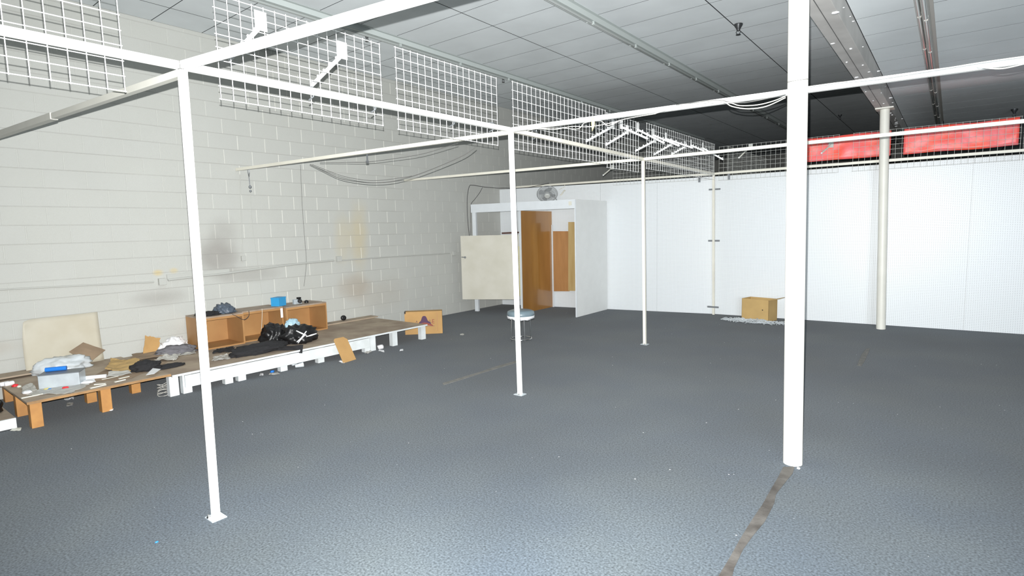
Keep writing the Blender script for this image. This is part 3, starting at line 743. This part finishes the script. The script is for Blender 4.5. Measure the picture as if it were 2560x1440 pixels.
def shreds(label, c, rx, ry, n, mm_, seed, L=.12):
    m_ = MB(); rr = random.Random(seed); O = V((c[0], c[1], c[2]))
    for i in range(n):
        a_ = rr.random()*6.28; q_ = math.sqrt(rr.random()); x, y = c[0]+math.cos(a_)*q_*rx, c[1]+math.sin(a_)*q_*ry
        h = rr.random()*.035*(1.2-q_); t_ = rr.random()*6.28; l = L*(.4+rr.random())
        m_.tube([(x, y, c[2]+.004+h), (x+math.cos(t_)*l*.5, y+math.sin(t_)*l*.5*.5, c[2]+.012+h+rr.random()*.02), (x+math.cos(t_)*l, y+math.sin(t_)*l*.5, c[2]+.004+h)], .003+.003*rr.random(), 4)
    o_ = m_.build('plastic_shreds', mm_, origin=O); o_['kind'] = 'stuff'; return tag(o_, label, 'shreds')
shreds('tangle of clear plastic shreds around the open tan cardboard box', (-2.62, 9.93, 0), .50, .16, 280, m_clear, 4)

# ------------------------------------------------------------------ low platforms along the block wall
PZ = .25; XFR = -6.40
def pl(x, y, z=PZ): return at(x, y, 'Z', z)
A = thing('low_platform', 'low plywood platform on orange chipboard legs at far left, covered with rubbish', 'platform', (-7.1, 1.7, 0))
MB().mm((XW+.02, 1.10, PZ-.018), (XFR, 2.27, PZ)).build('plywood_top', m_ply, A)
MB().mm((XFR-.001, 1.10, PZ-.024), (XFR+.012, 2.27, PZ-.002)).build('front_edge', m_edge, A)
for x, y in ((XFR-.05, 1.16), (XFR-.05, 1.69), (-7.0, 1.16), (-6.95, 1.70), (-6.95, 2.10), (-7.75, 1.2), (-7.75, 2.1)):
    MB().mm((x-.045, y-.04, 0), (x+.045, y+.045, PZ-.018)).build('leg', m_orangechip, A, bevel=.002)
B = thing('low_platform', 'long low platform with white painted front board under the black rubbish bag', 'platform', (-7.1, 4.1, 0))
PB = .232
MB().mm((XW+.02, 2.275, PB-.018), (XFR+.02, 5.92, PB)).build('plywood_top', m_ply, B)
MB().mm((XFR+.021, 2.275, PB-.02), (XFR+.028, 5.92, PB+.002)).build('white_edge', m_fascia, B)
MB().mm((XFR-.01, 2.40, .07), (XFR+.018, 4.82, PB-.03)).build('front_board', m_fascia, B, bevel=.002)
for y in (2.30, 2.43, 2.87, 3.02, 3.54, 4.06, 4.80, 4.90, 5.30, 5.87):
    w2 = .045
    MB().mm((XFR-.09, y-w2/1.0, 0), (XFR-.012, y+w2, PB-.018)).build('leg', m_fascia, B, bevel=.002)
for y in (2.5, 3.5, 4.5, 5.6): MB().mm((-7.6, y, 0), (-7.5, y+.09, PB-.018)).build('leg', m_orangechip, B)
MB().mm((XW+.03, 4.9, PB+.0005), (XW+.22, 6.0, PB+.02)).build('back_plank', m_ply, B)
# low white step at the far left
t = thing('low_step', 'low white fronted step on the carpet at the left edge', 'step', (-6.8, .6, 0))
MB().mm((-7.5, -.3, .085), (-6.55, 1.04, .10)).build('top_board', m_ply, t)
MB().mm((-6.55, -.3, 0.01), (-6.53, 1.04, .10)).build('front_board', m_fascia, t)
MB().mm((-7.5, 1.02, 0), (-6.56, 1.04, .085)).build('end_board', m_fascia, t)

# cubby cabinets lying open on the platform
def cubby(label, x1, y0, y1, z0, z1, extra=None):
    x0 = XW+.03; t = thing('wooden_cubby', label, 'cabinet', ((x0+x1)/2, (y0+y1)/2, z0), 'open wooden cubbies on the long platform'); T = .018
    MB().mm((x0, y0, z1-T), (x1, y1, z1)).build('top_board', m_cubbytop, t)
    MB().mm((x0, y0, z0), (x1, y1, z0+T)).build('bottom_board', m_cubby, t)
    MB().mm((x0, y0, z0+T), (x1, y0+T, z1-T)).build('side_board', m_cubby, t)
    MB().mm((x0, y1-T, z0+T), (x1, y1, z1-T)).build('side_board', m_cubby, t)
    MB().mm((x0, y0+T, z0+T), (x0+.008, y1-T, z1-T)).build('back_board', m_cubby, t)
    MB().mm((x1-.02, y0+T, z1-T-.03), (x1-.002, y1-T, z1-T)).build('front_lip', m_cubby, t)
    return t
cb1 = cubby('left open orange wood cubby with grey tarp on top, behind the nearest post', -7.42, 3.03, 3.57, PB+.001, .655)
cb2 = cubby('middle open orange wood cubby behind the black bag', -7.48, 3.585, 4.17, PB+.001, .660)
cb3 = cubby('right open orange wood cubby, standing under the blue box', -7.42, 4.185, 4.84, PB+.001, .650)
MB().mm((-7.478, 4.13, .50), (-7.474, 4.165, .635)).build('paper_label', m_paper, cb2)

# ------------------------------------------------------------------ soft and flat rubbish helpers
def blob(name, label, cat, c, s_, mm_, seed=0, amp=.25, fr=3.0, sub=4, flat=True, rot=0):
    bm = bmesh.new(); bmesh.ops.create_icosphere(bm, subdivisions=sub, radius=1)
    R_ = Matrix.Rotation(rot, 3, 'Z'); zmin = 1e9
    for v in bm.verts:
        n_ = v.co.normalized(); k = noise.noise(n_*fr+V((seed*7.1, 0, 0)))+.5*abs(noise.noise(n_*fr*2.3+V((seed*3.3, 5, 0))))*2-.4
        k2 = noise.noise(n_*fr*5+V((seed, 9, 2)))*.18
        q_ = n_*(1+amp*(k+k2)); q_ = V((q_.x*s_[0], q_.y*s_[1], q_.z*s_[2]))
        if flat and q_.z < -s_[2]*.45: q_.z = -s_[2]*.45
        v.co = R_ @ q_; zmin = min(zmin, v.co.z)
    for v in bm.verts: v.co.z -= zmin
    for f_ in bm.faces: f_.smooth = True
    me = bpy.data.meshes.new(name); bm.to_mesh(me); bm.free(); me.materials.append(mm_)
    o_ = bpy.data.objects.new(name, me); COL.objects.link(o_); o_.location = V(c)
    if label: tag(o_, label, cat)
    return o_
def sheet(name, label, cat, quad, mm_, n=14, amp=.008, seed=0, th_=.003, lift=0, fr=9, ragged=0):
    q_ = [V(a) for a in quad]; N_ = (q_[1]-q_[0]).cross(q_[3]-q_[0]).normalized()
    if N_.z < -.1: N_ = -N_
    vs = []; fs = []; w_ = n+1
    for s2 in (0, 1):
        for j in range(w_):
            for i in range(w_):
                p_ = (q_[0].lerp(q_[1], i/n)).lerp(q_[3].lerp(q_[2], i/n), j/n)
                k = abs(noise.noise(p_*fr+V((seed, 0, 0))))*amp*2
                edge = min(i, j, n-i, n-j)
                if ragged and edge == 0:
                    c_ = sum(q_, V((0,0,0)))/4; p_ = p_+(c_-p_)*ragged*abs(noise.noise(p_*25+V((0, seed, 0))))*2
                vs.append(p_+N_*(k+lift*math.sin(math.pi*i/n)*math.sin(math.pi*j/n)+s2*th_))
    S = w_*w_
    for j in range(n):
        for i in range(n):
            a_ = j*w_+i; fs += [(a_, a_+w_, a_+w_+1, a_+1), (S+a_, S+a_+1, S+a_+w_+1, S+a_+w_)]
    for i in range(n):
        fs += [(i, i+1, S+i+1, S+i), (n*w_+i, S+n*w_+i, S+n*w_+i+1, n*w_+i+1), (i*w_, S+i*w_, S+(i+1)*w_, (i+1)*w_), (i*w_+n, (i+1)*w_+n, S+(i+1)*w_+n, S+i*w_+n)]
    return tag(MB().add(vs, fs, False).build(name, mm_, origin=q_[0]), label, cat)
def flatq(pxs, z): return [at(x, y, 'Z', z) for x, y in pxs]

# big things on the long platform
bgp = pl(735, 862, PB)
bag = thing('rubbish_bag', 'shiny black rubbish bag with white crossed strips on the long platform', 'bag', (bgp.x-.1, bgp.y, PB))
def bblob(name, c, s_, mm_, par, **k):
    o_ = blob(name, None, None, c, s_, mm_, **k); o_.parent = par; o_.location = V(c)-par.location; return o_
bc1 = pl(765, 858, PB+.001); bc2 = pl(702, 862, PB+.001)
bblob('bag_body', (bc1.x-.18, bc1.y, PB+.001), (.21, .24, .17), m_black, bag, seed=2, amp=.28, fr=2.2)
bblob('bag_neck', (bc2.x-.20, bc2.y+.02, PB+.001), (.17, .17, .19), m_black, bag, seed=5, amp=.32, fr=2.4)
def on_bag(x, y): return at(x, y, 'X', bc1.x+.045)
for pts in (((741, 827), (768, 840)), ((766, 828), (745, 858)), ((791, 834), (765, 842)), ((742, 855), (765, 836))):
    MB().tube([on_bag(*pts[0]), on_bag((pts[0][0]+pts[1][0])/2, (pts[0][1]+pts[1][1])/2), on_bag(*pts[1])], [.007, .011, .004], 6).build('white_strip', m_paper, bag)
blob('plastic_wad', 'pale blue plastic wad poking out behind the black bag', 'plastic', (-7.30, pl(728, 842, PB).y+.02, PB+.12), (.07, .11, .10), m_ltblue, seed=8, amp=.2)
q0 = flatq(((585, 884), (700, 886), (690, 862), (600, 868)), PB+.002)
blob('black_blanket', 'flat crumpled black blanket spread left of the black bag', 'blanket', (pl(645, 886, PB).x-.12, pl(648, 880, PB).y, PB+.001), (.17, .38, .08), m_blackmat, seed=11, amp=.3, fr=2)
q0 = [pl(640, 872, PB+.03), pl(700, 868, PB+.05), at(757, 864, 'X', XFR+.05), at(755, 884, 'X', XFR+.05)]
sheet('black_garment', 'black garment corner hanging over the white front board', 'garment', q0, m_blackmat, amp=.012, seed=3, th_=.01)
sheet('black_net', 'dark ragged netting lying by the nearest post on the platform', 'netting', flatq(((528, 886), (590, 880), (586, 868), (540, 874)), PB+.002), m_blackmat, amp=.02, seed=14, th_=.006, ragged=.3)
# on the cubbies
blob('crumpled_tarp', 'crumpled blue grey tarp on top of the left cubby', 'tarp', (-7.62, 3.42, .656), (.15, .13, .085), m_bluegrey, seed=21, amp=.3)
blob('dark_rag', 'flat dark rag beside the blue grey tarp on the left cubby', 'rag', (-7.60, 3.20, .656), (.13, .15, .035), m_blackmat, seed=22, amp=.3)
cord('dark cord dangling from the tarp over the cubby front', [V((-7.44, 3.40, .67)), V((-7.40, 3.47, .62)), V((-7.395, 3.56, .56)), V((-7.395, 3.63, .60)), V((-7.44, 3.66, .665))], .004, m_dcord)
cord('pale string hanging down in front of the middle cubby', [V((-7.47, 3.86, .665)), V((-7.455, 3.85, .60)), V((-7.45, 3.83, .45)), V((-7.455, 3.82, .38))], .003, m_cord)
bb = thing('blue_box', 'bright blue cardboard box on top of the cubbies', 'box', (-7.62, 4.19, .652))
MB().box((-7.62, 4.19, .652+.062), (.13, .17, .118), ((.9,.43,0), (-.43,.9,0), (0,0,1))).build('carton', m_blue, bb, bevel=.002)
MB().box((-7.62, 4.19, .652+.124), (.135, .175, .012), ((.9,.43,0), (-.43,.9,0), (0,0,1))).build('lid', m_blue, bb)
gx = thing('old_camera', 'small old grey and black camera beside the blue box', 'camera', (-7.60, 4.47, .651))
MB().box((-7.60, 4.47, .651+.035), (.06, .12, .07)).build('body', m_metal, gx, bevel=.004)
MB().lathe((-7.57, 4.49, .651+.045), [(.03, 0), (.03, .05), (.022, .052)], 16, (1,-.4,0)).build('lens', m_black, gx)
MB().box((-7.60, 4.50, .651+.082), (.05, .045, .03)).build('viewfinder', m_black, gx)
tag(MB().lathe((-7.60, 4.62, .651), [(.03,0),(.032,.02),(.02,.035),(.012,.04)], 14).build('black_puck', m_black, origin=(-7.60, 4.62, .651)), 'small black puck right of the old camera', 'gadget')
q_ = at(859, 801, 'X', XW+.10); q_.z = PB+.02
tag(MB().lathe((q_.x, q_.y, q_.z+.043), [(.02,-.02),(.042,-.018),(.042,.018),(.02,.02)], 20, (1,-.3,.1)).build('tape_roll', m_black, origin=q_), 'small black tape roll against the wall on the platform', 'tape')
rl = MB(); 
# board leaning on the platform front
f0, f1 = at(858, 908, 'Z', .002), at(890, 898, 'Z', .002)
tl, tr = at(834, 846, 'X', XFR+.032), at(863, 841, 'X', XFR+.032); up_ = ((tl-f0)+(tr-f1))/2
tc = f0.lerp(f1, .5)+up_*1.02
tag(MB().prism([f0, f1, f1+up_*.86, f1.lerp(f0, .22)+up_*.985, f0.lerp(f1, .12)+up_, f0+up_*.94], (.006, -.002, .0)).build('leaning_board', m_cardk, origin=(f0.x, f0.y, 0)), 'orange brown board leaning on the white platform front', 'board')

# logo box
L0, L1 = V((-6.955, 5.965, 0)), V((-6.52, 6.39, 0)); lu = (L1-L0).normalized(); ln_ = V((-lu.y, lu.x, 0)); LH = .375
lb = thing('logo_carton', 'kraft cardboard carton with a purple emblem at the end of the platform', 'box', (L0+L1)/2)
MB().slab([L0, L1, L1+ln_*.16, L0+ln_*.16], (0,0,LH)).build('carton', m_cardk, lb, bevel=.003)
MB().slab([L0+V((0,0,LH-.03))-lu*.004, L0+lu*.02+V((0,0,LH-.03)), L0+lu*.02+ln_*.12+V((0,0,LH-.03)), L0-lu*.004+ln_*.12+V((0,0,LH-.03))], (0,0,.032)).build('open_corner', m_black, lb)
def lp(u2, z2): return L0+lu*(u2*(L1-L0).length)+V((0,0,z2*LH))-ln_*.0006
em = MB()
em.prism([lp(*a_) for a_ in ((.36,.44),(.38,.52),(.43,.60),(.46,.74),(.49,.80),(.55,.80),(.58,.74),(.61,.60),(.67,.52),(.72,.40),(.66,.40),(.60,.47),(.52,.50),(.44,.47))], -ln_*.001)
em.build('emblem', m_purple, lb)
MB().prism([lp(*a_) for a_ in ((.45,.49),(.52,.515),(.60,.49),(.68,.44),(.74,.40),(.76,.33),(.66,.37),(.58,.40),(.50,.42),(.44,.42))], -ln_*.0014).build('emblem_band', m_redink, lb)
def letter(ch, u0, z0, hgt, mm_):
    cu = bpy.data.curves.new('t', 'FONT'); cu.body = ch; cu.size = hgt*1.4; cu.extrude = .0006
    to = bpy.data.objects.new('t', cu); COL.objects.link(to); bpy.context.view_layer.update()
    me = bpy.data.meshes.new_from_object(to.evaluated_get(bpy.context.evaluated_depsgraph_get()))
    bpy.data.objects.remove(to)
    B_ = lp(u0, z0)-lb.location
    for v in me.vertices: v.co = B_+lu*v.co.x+V((0,0,v.co.y))-ln_*(v.co.z+.0006)
    me.materials.clear(); me.materials.append(mm_)
    o_ = bpy.data.objects.new('printed_letter', me); COL.objects.link(o_); o_.parent = lb
letter('A', .29, .52, .035, m_purple); letter('L', .655, .50, .05, m_purple); letter('E', .715, .46, .07, m_redink)
MB().slab([lp(.24,.335), lp(.80,.335), lp(.80,.355), lp(.24,.355)], -ln_*.0008).build('print_line', m_cardg, lb)
MB().slab([lp(.86,.12), lp(.875,.12), lp(.875,.95), lp(.86,.95)], -ln_*.0008).build('fold_line', m_boardwood, lb)
lb2 = tag(MB().slab([V((-7.25,6.35,0)), V((-7.0,6.5,0)), V((-7.02,6.6,0)), V((-7.27,6.45,0))], (0,0,.004)).build('paper_scrap', m_paper, origin=(-7.1,6.45,0)), 'white paper scrap behind the logo carton', 'paper')

# ------------------------------------------------------------------ rubbish on the near platform
q0 = [at(62, 912, 'X', XW+.10), at(258, 890, 'X', XW+.06), at(273, 776, 'X', XW+.03), at(72, 800, 'X', XW+.03)]
def curved_sheet():
    n, m = 16, 10; vs = []; fs = []
    Y0, Y1, Z0, Z1 = q0[0].y, q0[1].y, PZ+.002, (q0[2].z+q0[3].z)/2
    for s2 in (0, .004):
        for j in range(m+1):
            for i in range(n+1):
                y = Y0+(Y1-Y0)*i/n; z = Z0+(Z1-Z0)*j/m
                if i == 0: y += .03*(j/m)**2
                x = XW+.012+.10*(1-j/m)**1.5+.03*math.cos(i/n*3.1)*(1-j/m) + (.05*max(0, 1-i/3)*max(0, (j-6)/4))
                vs.append((x+s2, y, z-(.03*max(0, 1-i/2)*(j/m))))
    w_ = n+1; S = w_*(m+1)
    for j in range(m):
        for i in range(n):
            a_ = j*w_+i; fs += [(a_, a_+1, a_+w_+1, a_+w_), (S+a_, S+a_+w_, S+a_+w_+1, S+a_+1)]
    for i in range(n): fs += [(i, S+i, S+i+1, i+1), (m*w_+i, m*w_+i+1, S+m*w_+i+1, S+m*w_+i)]
    for j in range(m): fs += [(j*w_, (j+1)*w_, S+(j+1)*w_, S+j*w_), (j*w_+n, S+j*w_+n, S+(j+1)*w_+n, (j+1)*w_+n)]
    return tag(MB().add(vs, fs, True).build('beige_sheet', m_beige, origin=(XW+.1, (Y0+Y1)/2, Z0)), 'large beige sheet of thin board leaning on the block wall', 'board')
curved_sheet()
sheet('cardboard_piece', 'dusty brown cardboard tilted against the beige sheet', 'cardboard', [at(172,880,'X',XW+.28), at(222,908,'X',XW+.36), at(263,876,'X',XW+.16), at(207,857,'X',XW+.12)], m_cardg, amp=.004, n=6, th_=.006)
sheet('cardboard_flap', 'torn orange cardboard standing on end against the block wall', 'cardboard', [at(356,886,'X',XW+.12), at(396,884,'X',XW+.12), at(402,845,'X',XW+.03), at(362,838,'X',XW+.03)], m_cardk, amp=.006, n=10, ragged=.12, th_=.006, seed=4)
blob('clear_bag', 'cloudy clear plastic bag behind the metal box', 'bag', (pl(172, 935).x-.22, pl(172, 935).y, PZ+.001), (.17, .27, .12), m_clear, seed=31, amp=.25, fr=2.4)
c_ = at(122, 924, 'X', -6.95); 
# metal box
mb0, mb1 = at(97, 974, 'Z', PZ), at(200, 963, 'Z', PZ); mu_ = (mb1-mb0).normalized(); mn_ = V((-mu_.y, mu_.x, 0)); 
if mn_.x > 0: mn_ = -mn_
mh = at(97, 940, 'X', mb0.x).z-PZ
mt = thing('metal_box', 'galvanised metal box lying among the rubbish on the near platform', 'box', (mb0+mb1)/2)
MB().slab([mb0, mb1, mb1+mn_*.20, mb0+mn_*.20], (0,0,mh)).build('case', m_metal, mt, bevel=.004)
MB().slab([mb0-mu_*.004+V((0,0,mh-.004)), mb1+mu_*.004+V((0,0,mh-.004)), mb1+mu_*.004+mn_*.205+V((0,0,mh-.004)), mb0-mu_*.004+mn_*.205+V((0,0,mh-.004))], (0,0,.007)).build('lid', m_lid, mt)
cz = PZ+mh+.004
ca, cb_ = at(103, 926, 'Z', cz+.02), at(142, 922, 'Z', cz+.02)
ca = mb0+mn_*.15+mu_*.02+V((0,0,mh+.026)); cb_ = ca+mu_*.17
tag(MB().tube([ca, cb_], .022, 14).build('blue_cylinder', m_bluecyl, origin=ca), 'bright blue plastic cylinder on the metal box', 'cylinder')
ta, tb = at(204, 946, 'Z', PZ+.02), at(266, 940, 'Z', PZ+.02)
tag(MB().tube([ta, tb], .020, 14).build('white_tube', m_paper, origin=ta), 'thick white tube right of the metal box', 'tube')
sheet('flattened_carton', 'flattened ochre cardboard right of the clear bag', 'cardboard', flatq(((262, 930), (332, 930), (352, 903), (276, 900)), PZ+.004), m_cardb, amp=.03, n=12, ragged=.1, th_=.008, seed=6, fr=5)
sheet('dusty_sheet', 'dusty brown sheet lying under the ochre cardboard', 'cardboard', flatq(((200, 958), (330, 945), (420, 905), (300, 905)), PZ+.002), m_cardg, amp=.004, n=8, th_=.002, seed=9)
bsx = pl(388, 925)
t = thing('black_jacket', 'black crumpled jacket sleeve with white tag on the near platform', 'garment', (bsx.x, bsx.y, PZ))
bblob('sleeve', (bsx.x-.08, bsx.y-.06, PZ+.001), (.11, .15, .075), m_blackmat, t, seed=41, amp=.25)
bblob('cuff', (bsx.x-.06, bsx.y+.16, PZ-.016), (.06, .17, .030), m_blackmat, t, seed=42, amp=.2)
sheet('white_paper', 'white sheet of paper under the black jacket', 'paper', flatq(((365, 938), (386, 935), (402, 923), (382, 921)), PZ+.035), m_paper, amp=.003, n=4, th_=.002)
blob('white_bag', 'crumpled white plastic bag against the wall left of the cubbies', 'bag', (XW+.13, 2.83, PB+.001), (.09, .16, .12), m_paper, seed=51, amp=.32, fr=2.6)
blob('grey_cloth', 'crumpled grey cloth in front of the white foam', 'cloth', (XW+.36, at(425, 880, 'Z', PB).y, PB+.001), (.12, .24, .075), m_greycloth, seed=52, amp=.3)
sheet('plastic_wrap', 'thin clear plastic wrap behind the black jacket', 'plastic', flatq(((385, 906), (440, 902), (455, 885), (400, 890)), PZ-.012), m_film, amp=.03, n=12, ragged=.15, seed=7)
sheet('plastic_wrap', 'flat pale plastic wrap left of the cubbies', 'plastic', flatq(((436, 892), (490, 884), (485, 873), (445, 876)), PB+.003), m_film, amp=.02, n=10, seed=8)
sheet('plastic_wrap', 'grey plastic film under the metal box', 'plastic', flatq(((60, 990), (180, 985), (240, 955), (120, 962)), PZ+.002), m_film, amp=.008, n=12, ragged=.2, seed=12)
sheet('plastic_wrap', 'clear plastic strips in front of the nearest post on the long platform', 'plastic', flatq(((528, 905), (578, 898), (570, 886), (532, 892)), PB+.002), m_film, amp=.02, n=10, ragged=.3, seed=13)
for x, y, lab in ((10, 960, 'white jar lying at the left edge of the near platform'), (22, 959, 'second white jar with a grey lid beside the first')):
    q_ = pl(x, y, PZ+.02); tag(MB().lathe(q_+V((0,0,0)), [(.018,-.04),(.022,-.035),(.022,.03),(.014,.036)], 14, (.2,-.9,0)).build('white_jar', m_paper, origin=q_), lab, 'jar')
rr = random.Random(8)
def bit(x, y, z, s_, mm_, lab, cat, name='litter_bit'):
    q_ = at(x, y, 'Z', z); return blob(name, lab, cat, q_, s_, mm_, seed=x % 17+y % 5, amp=.25, sub=2)
bit(38, 966, PZ, (.03, .03, .018), m_red, 'red bottle cap near the white jars', 'cap', 'plastic_scrap')
bit(164, 972, PZ, (.03, .03, .018), m_red, 'red bottle cap in front of the metal box', 'cap', 'plastic_scrap')
bit(48, 968, PZ, (.02, .02, .014), m_cord, 'small cream cap right of the red one near the jars', 'cap', 'plastic_scrap')
bit(118, 974, PZ, (.03, .03, .012), m_yellow, 'yellow green scrap in front of the metal box', 'scrap', 'yellow_scrap')
bit(124, 975, PZ, (.014, .02, .012), m_bluecyl, 'tiny blue cap in front of the metal box', 'cap', 'plastic_scrap')
bit(218, 958, PZ, (.05, .06, .02), m_paper, 'white crumpled paper below the white tube', 'paper', 'crumpled_paper')
bit(68, 983, PZ, (.05, .04, .02), m_paper, 'white crumpled tissue near the platform corner', 'tissue', 'crumpled_tissue')
for i, (x, y) in enumerate(((80, 990), (245, 966), (300, 952), (250, 960), (35, 935), (60, 928), (275, 945), (310, 944))):
    a_ = pl(x, y, PZ+.006); d_ = V((rr.random()-.3, 1, 0)).normalized()*(.08+rr.random()*.08)
    lab = ['pale splinter at the platform corner', 'pale splinter near the middle orange leg', 'pale splinter right of the middle orange leg', 'long pale stick beside the white tube', 'pink scrap strip by the wall at the left edge', 'white scrap strip by the wall at left', 'cream stick behind the platform edge', 'thin cream stick below the ochre cardboard'][i]
    tag(MB().bar(a_-d_*.5, a_+d_*.5, .02, .008).build('wood_splinter', m_cord if i != 4 else m_redink, origin=a_), lab, 'stick')
sheet('brown_strip_board', 'brown strip board along the wall at the left edge', 'board', [V((XW+.05, .9, PZ+.02)), V((XW+.30, .9, PZ+.02)), V((XW+.30, 1.75, PZ+.02)), V((XW+.05, 1.75, PZ+.02))], m_ply, amp=.002, n=4, th_=.015)
sheet('brown_cardboard', 'dusty brown cardboard behind the black jacket', 'cardboard', flatq(((322, 904), (425, 888), (415, 872), (330, 886)), PZ+.003), m_cardg, amp=.01, n=8, th_=.004, seed=19, ragged=.1)
sheet('paper_scrap', 'white paper scrap just below the white tube', 'paper', flatq(((205, 958), (240, 955), (235, 948), (212, 950)), PZ+.004), m_paper, amp=.012, n=6, th_=.002, seed=20, fr=20)
sheet('plastic_wrap', 'clear film right of the white tube', 'plastic', flatq(((268, 945), (330, 935), (322, 927), (272, 934)), PZ+.004), m_film, amp=.02, n=8, th_=.002, seed=23)
sheet('plastic_wrap', 'clear crumpled film at the platform corner by the red cap', 'plastic', flatq(((55, 985), (95, 980), (85, 962), (52, 968)), PZ+.003), m_film, amp=.02, n=8, th_=.002, seed=24, ragged=.2)
sheet('paper_scrap', 'torn pale paper at the wall below the dusty cardboard', 'paper', flatq(((262, 893), (330, 882), (326, 876), (262, 884)), PZ+.004), m_paper, amp=.01, n=6, th_=.002, seed=25, fr=20, ragged=.3)
# black object at the left edge under the platform
blob('black_sack', 'dark round sack cut off by the left edge, under the platform', 'bag', (at(2, 1034, 'Z', .10).x-.12, at(2, 1034, 'Z', .10).y-.16, .101), (.22, .20, .125), m_black, seed=61, amp=.12)

# ------------------------------------------------------------------ litter on the carpet
def scrap(label, pxs, mm_, amp=.01, seed=0, name='paper_scrap', th_=.002):
    return sheet(name, label, 'paper', flatq(pxs, .003), mm_, n=5, amp=amp, seed=seed, th_=th_, fr=20)
blob('crumpled_paper', 'white crumpled paper ball on the carpet past the leaning board', 'paper', at(952, 872, 'Z', .001), (.045, .05, .045), m_paper, seed=71, amp=.35, sub=2)
scrap('flat white paper scrap beside the crumpled paper ball', ((946, 878), (961, 881), (960, 876), (948, 874)), m_paper)
scrap('white paper scrap nearest the platform end leg', ((999, 879), (1008, 877), (1008, 873), (1001, 874)), m_paper)
scrap('grey folded paper by the white platform leg', ((912, 885), (928, 882), (931, 870), (921, 873)), m_film, .02)
scrap('white scrap at the foot of the leaning board', ((846, 904), (856, 909), (862, 907), (852, 902)), m_paper)
q_ = at(748, 914, 'Z', .03)
t = thing('clear_cup', 'crushed clear plastic cup on the carpet under the long platform', 'cup', V((q_.x, q_.y, 0)))
MB().lathe(V((q_.x, q_.y, .033)), [(.020,-.05),(.026,0),(.031,.045),(.033,.05),(.030,.05),(.024,0),(.018,-.048)], 16, (.3,.9,.05)).build('cup_wall', m_clear, t)
blob('plastic_shard', 'clear plastic wad near the clear cup', 'plastic', at(736, 913, 'Z', 0), (.03, .05, .02), m_clear, seed=73, amp=.4, sub=2)
blob('blue_wrapper', 'small dark blue wrapper on the carpet by the platform legs', 'wrapper', at(681, 931, 'Z', 0), (.02, .03, .02), m_bluecyl, seed=74, amp=.4, sub=2)
scrap('pinkish wrapper flat on the carpet by the blue wrapper', ((672, 938), (700, 936), (694, 931), (674, 934)), m_film, .012)
scrap('small white scrap left of the blue wrapper', ((649, 939), (659, 939), (658, 934), (651, 934)), m_paper)
scrap('white scrap under the near platform between orange legs', ((160, 1000), (184, 1001), (186, 992), (162, 991)), m_paper, .02)
scrap('second white scrap under the near platform, lower', ((166, 1016), (182, 1014), (184, 1008), (168, 1008)), m_film, .02)
scrap('white crumb at the foot of the middle orange leg', ((268, 1027), (282, 1028), (284, 1023), (270, 1022)), m_paper)
scrap('pale green paper in front of the low step', ((25, 1078), (52, 1077), (54, 1070), (34, 1069)), m_cord, .005)
scrap('white scrap in front of the partition column', ((1150, 838), (1160, 838), (1160, 835), (1151, 835)), m_film)
# coil of clear tubing
cc = at(408, 985, 'Z', 0); cl = MB()
for k in range(5): cl.tube([cc+V((.05+math.cos(a_)*.05*(1-k*.1)-.02*k, .02+math.sin(a_)*.09*(1-k*.08), .01+.022*k+.012*math.sin(a_*2+k))) for a_ in [i*math.pi/10 for i in range(20)]], .004, 5, True)
tag(cl.build('tubing_coil', m_film, origin=cc), 'coil of clear tubing on the carpet beside the first white leg', 'coil')

# tape on the carpet
def tape(label, L, R2, mm_, name='floor_tape'):
    n = len(L); a_ = [at(x, y, 'Z', 0) for x, y in L]; b_ = [at(x, y, 'Z', 0) for x, y in R2]; vs = []; fs = []
    for z in (.0005, .003):
        for i in range(n): vs += [(a_[i].x, a_[i].y, z), (b_[i].x, b_[i].y, z)]
    for i in range(n-1):
        k = 2*i; S = 2*n; fs += [(k, k+1, k+3, k+2), (S+k, S+k+2, S+k+3, S+k+1), (k, k+2, S+k+2, S+k), (k+1, S+k+1, S+k+3, k+3)]
    fs += [(0, 2*n, 2*n+1, 1), (2*n-2, 2*n-1, 4*n-1, 4*n-2)]
    tag(MB().add(vs, fs).build(name, mm_, origin=a_[0]), label, 'tape')
tape('long worn grey tape strip on the carpet leading to the nearest round column',
     [(1958,1168),(1946,1192),(1932,1216),(1922,1233),(1906,1262),(1880,1300),(1848,1352),(1826,1392),(1797,1440),(1780,1475)],
     [(1986,1168),(1982,1184),(1962,1208),(1940,1236),(1936,1258),(1912,1305),(1884,1338),(1858,1374),(1836,1420),(1822,1475)], m_tape)
tape('faded tape line on the carpet left of the second post', [(1106,958),(1150,945),(1200,930),(1250,913),(1292,902)], [(1109,963),(1155,949),(1205,933),(1255,918),(1292,907)], m_tapel)
tape('short pale tape patch on the carpet in front of the far round column', [(2143,914),(2148,900),(2156,884),(2166,872)], [(2153,916),(2162,902),(2169,886),(2175,871)], m_tapel)
# specks of lint on the carpet
sp = MB(); rr = random.Random(77)
for i in range(260):
    y = 1.0+rr.random()**.8*8.6; x = -6.2+rr.random()*8.0; r_ = .002+rr.random()**3*.006
    sp.add([(x-r_, y, .0035), (x, y-r_*.7, .004), (x+r_, y, .0035), (x, y+r_*.7, .004)], [(0,1,2,3)])
o_ = sp.build('lint_specks', m_paper, origin=(-2, 5, 0)); o_['kind'] = 'stuff'; tag(o_, 'tiny white lint specks scattered over the carpet', 'lint')
q_ = at(392, 1356, 'Z', 0); blob('blue_scrap', 'tiny bright blue scrap on the bare carpet at bottom left', 'scrap', q_, (.007,.009,.005), m_bluecyl, seed=2, sub=2)
q_ = at(1996, 1172, 'Z', 0); blob('paint_crumb', 'white crumb on the carpet at the foot of the nearest round column', 'crumb', q_, (.012,.012,.008), m_paper, seed=1, sub=2)
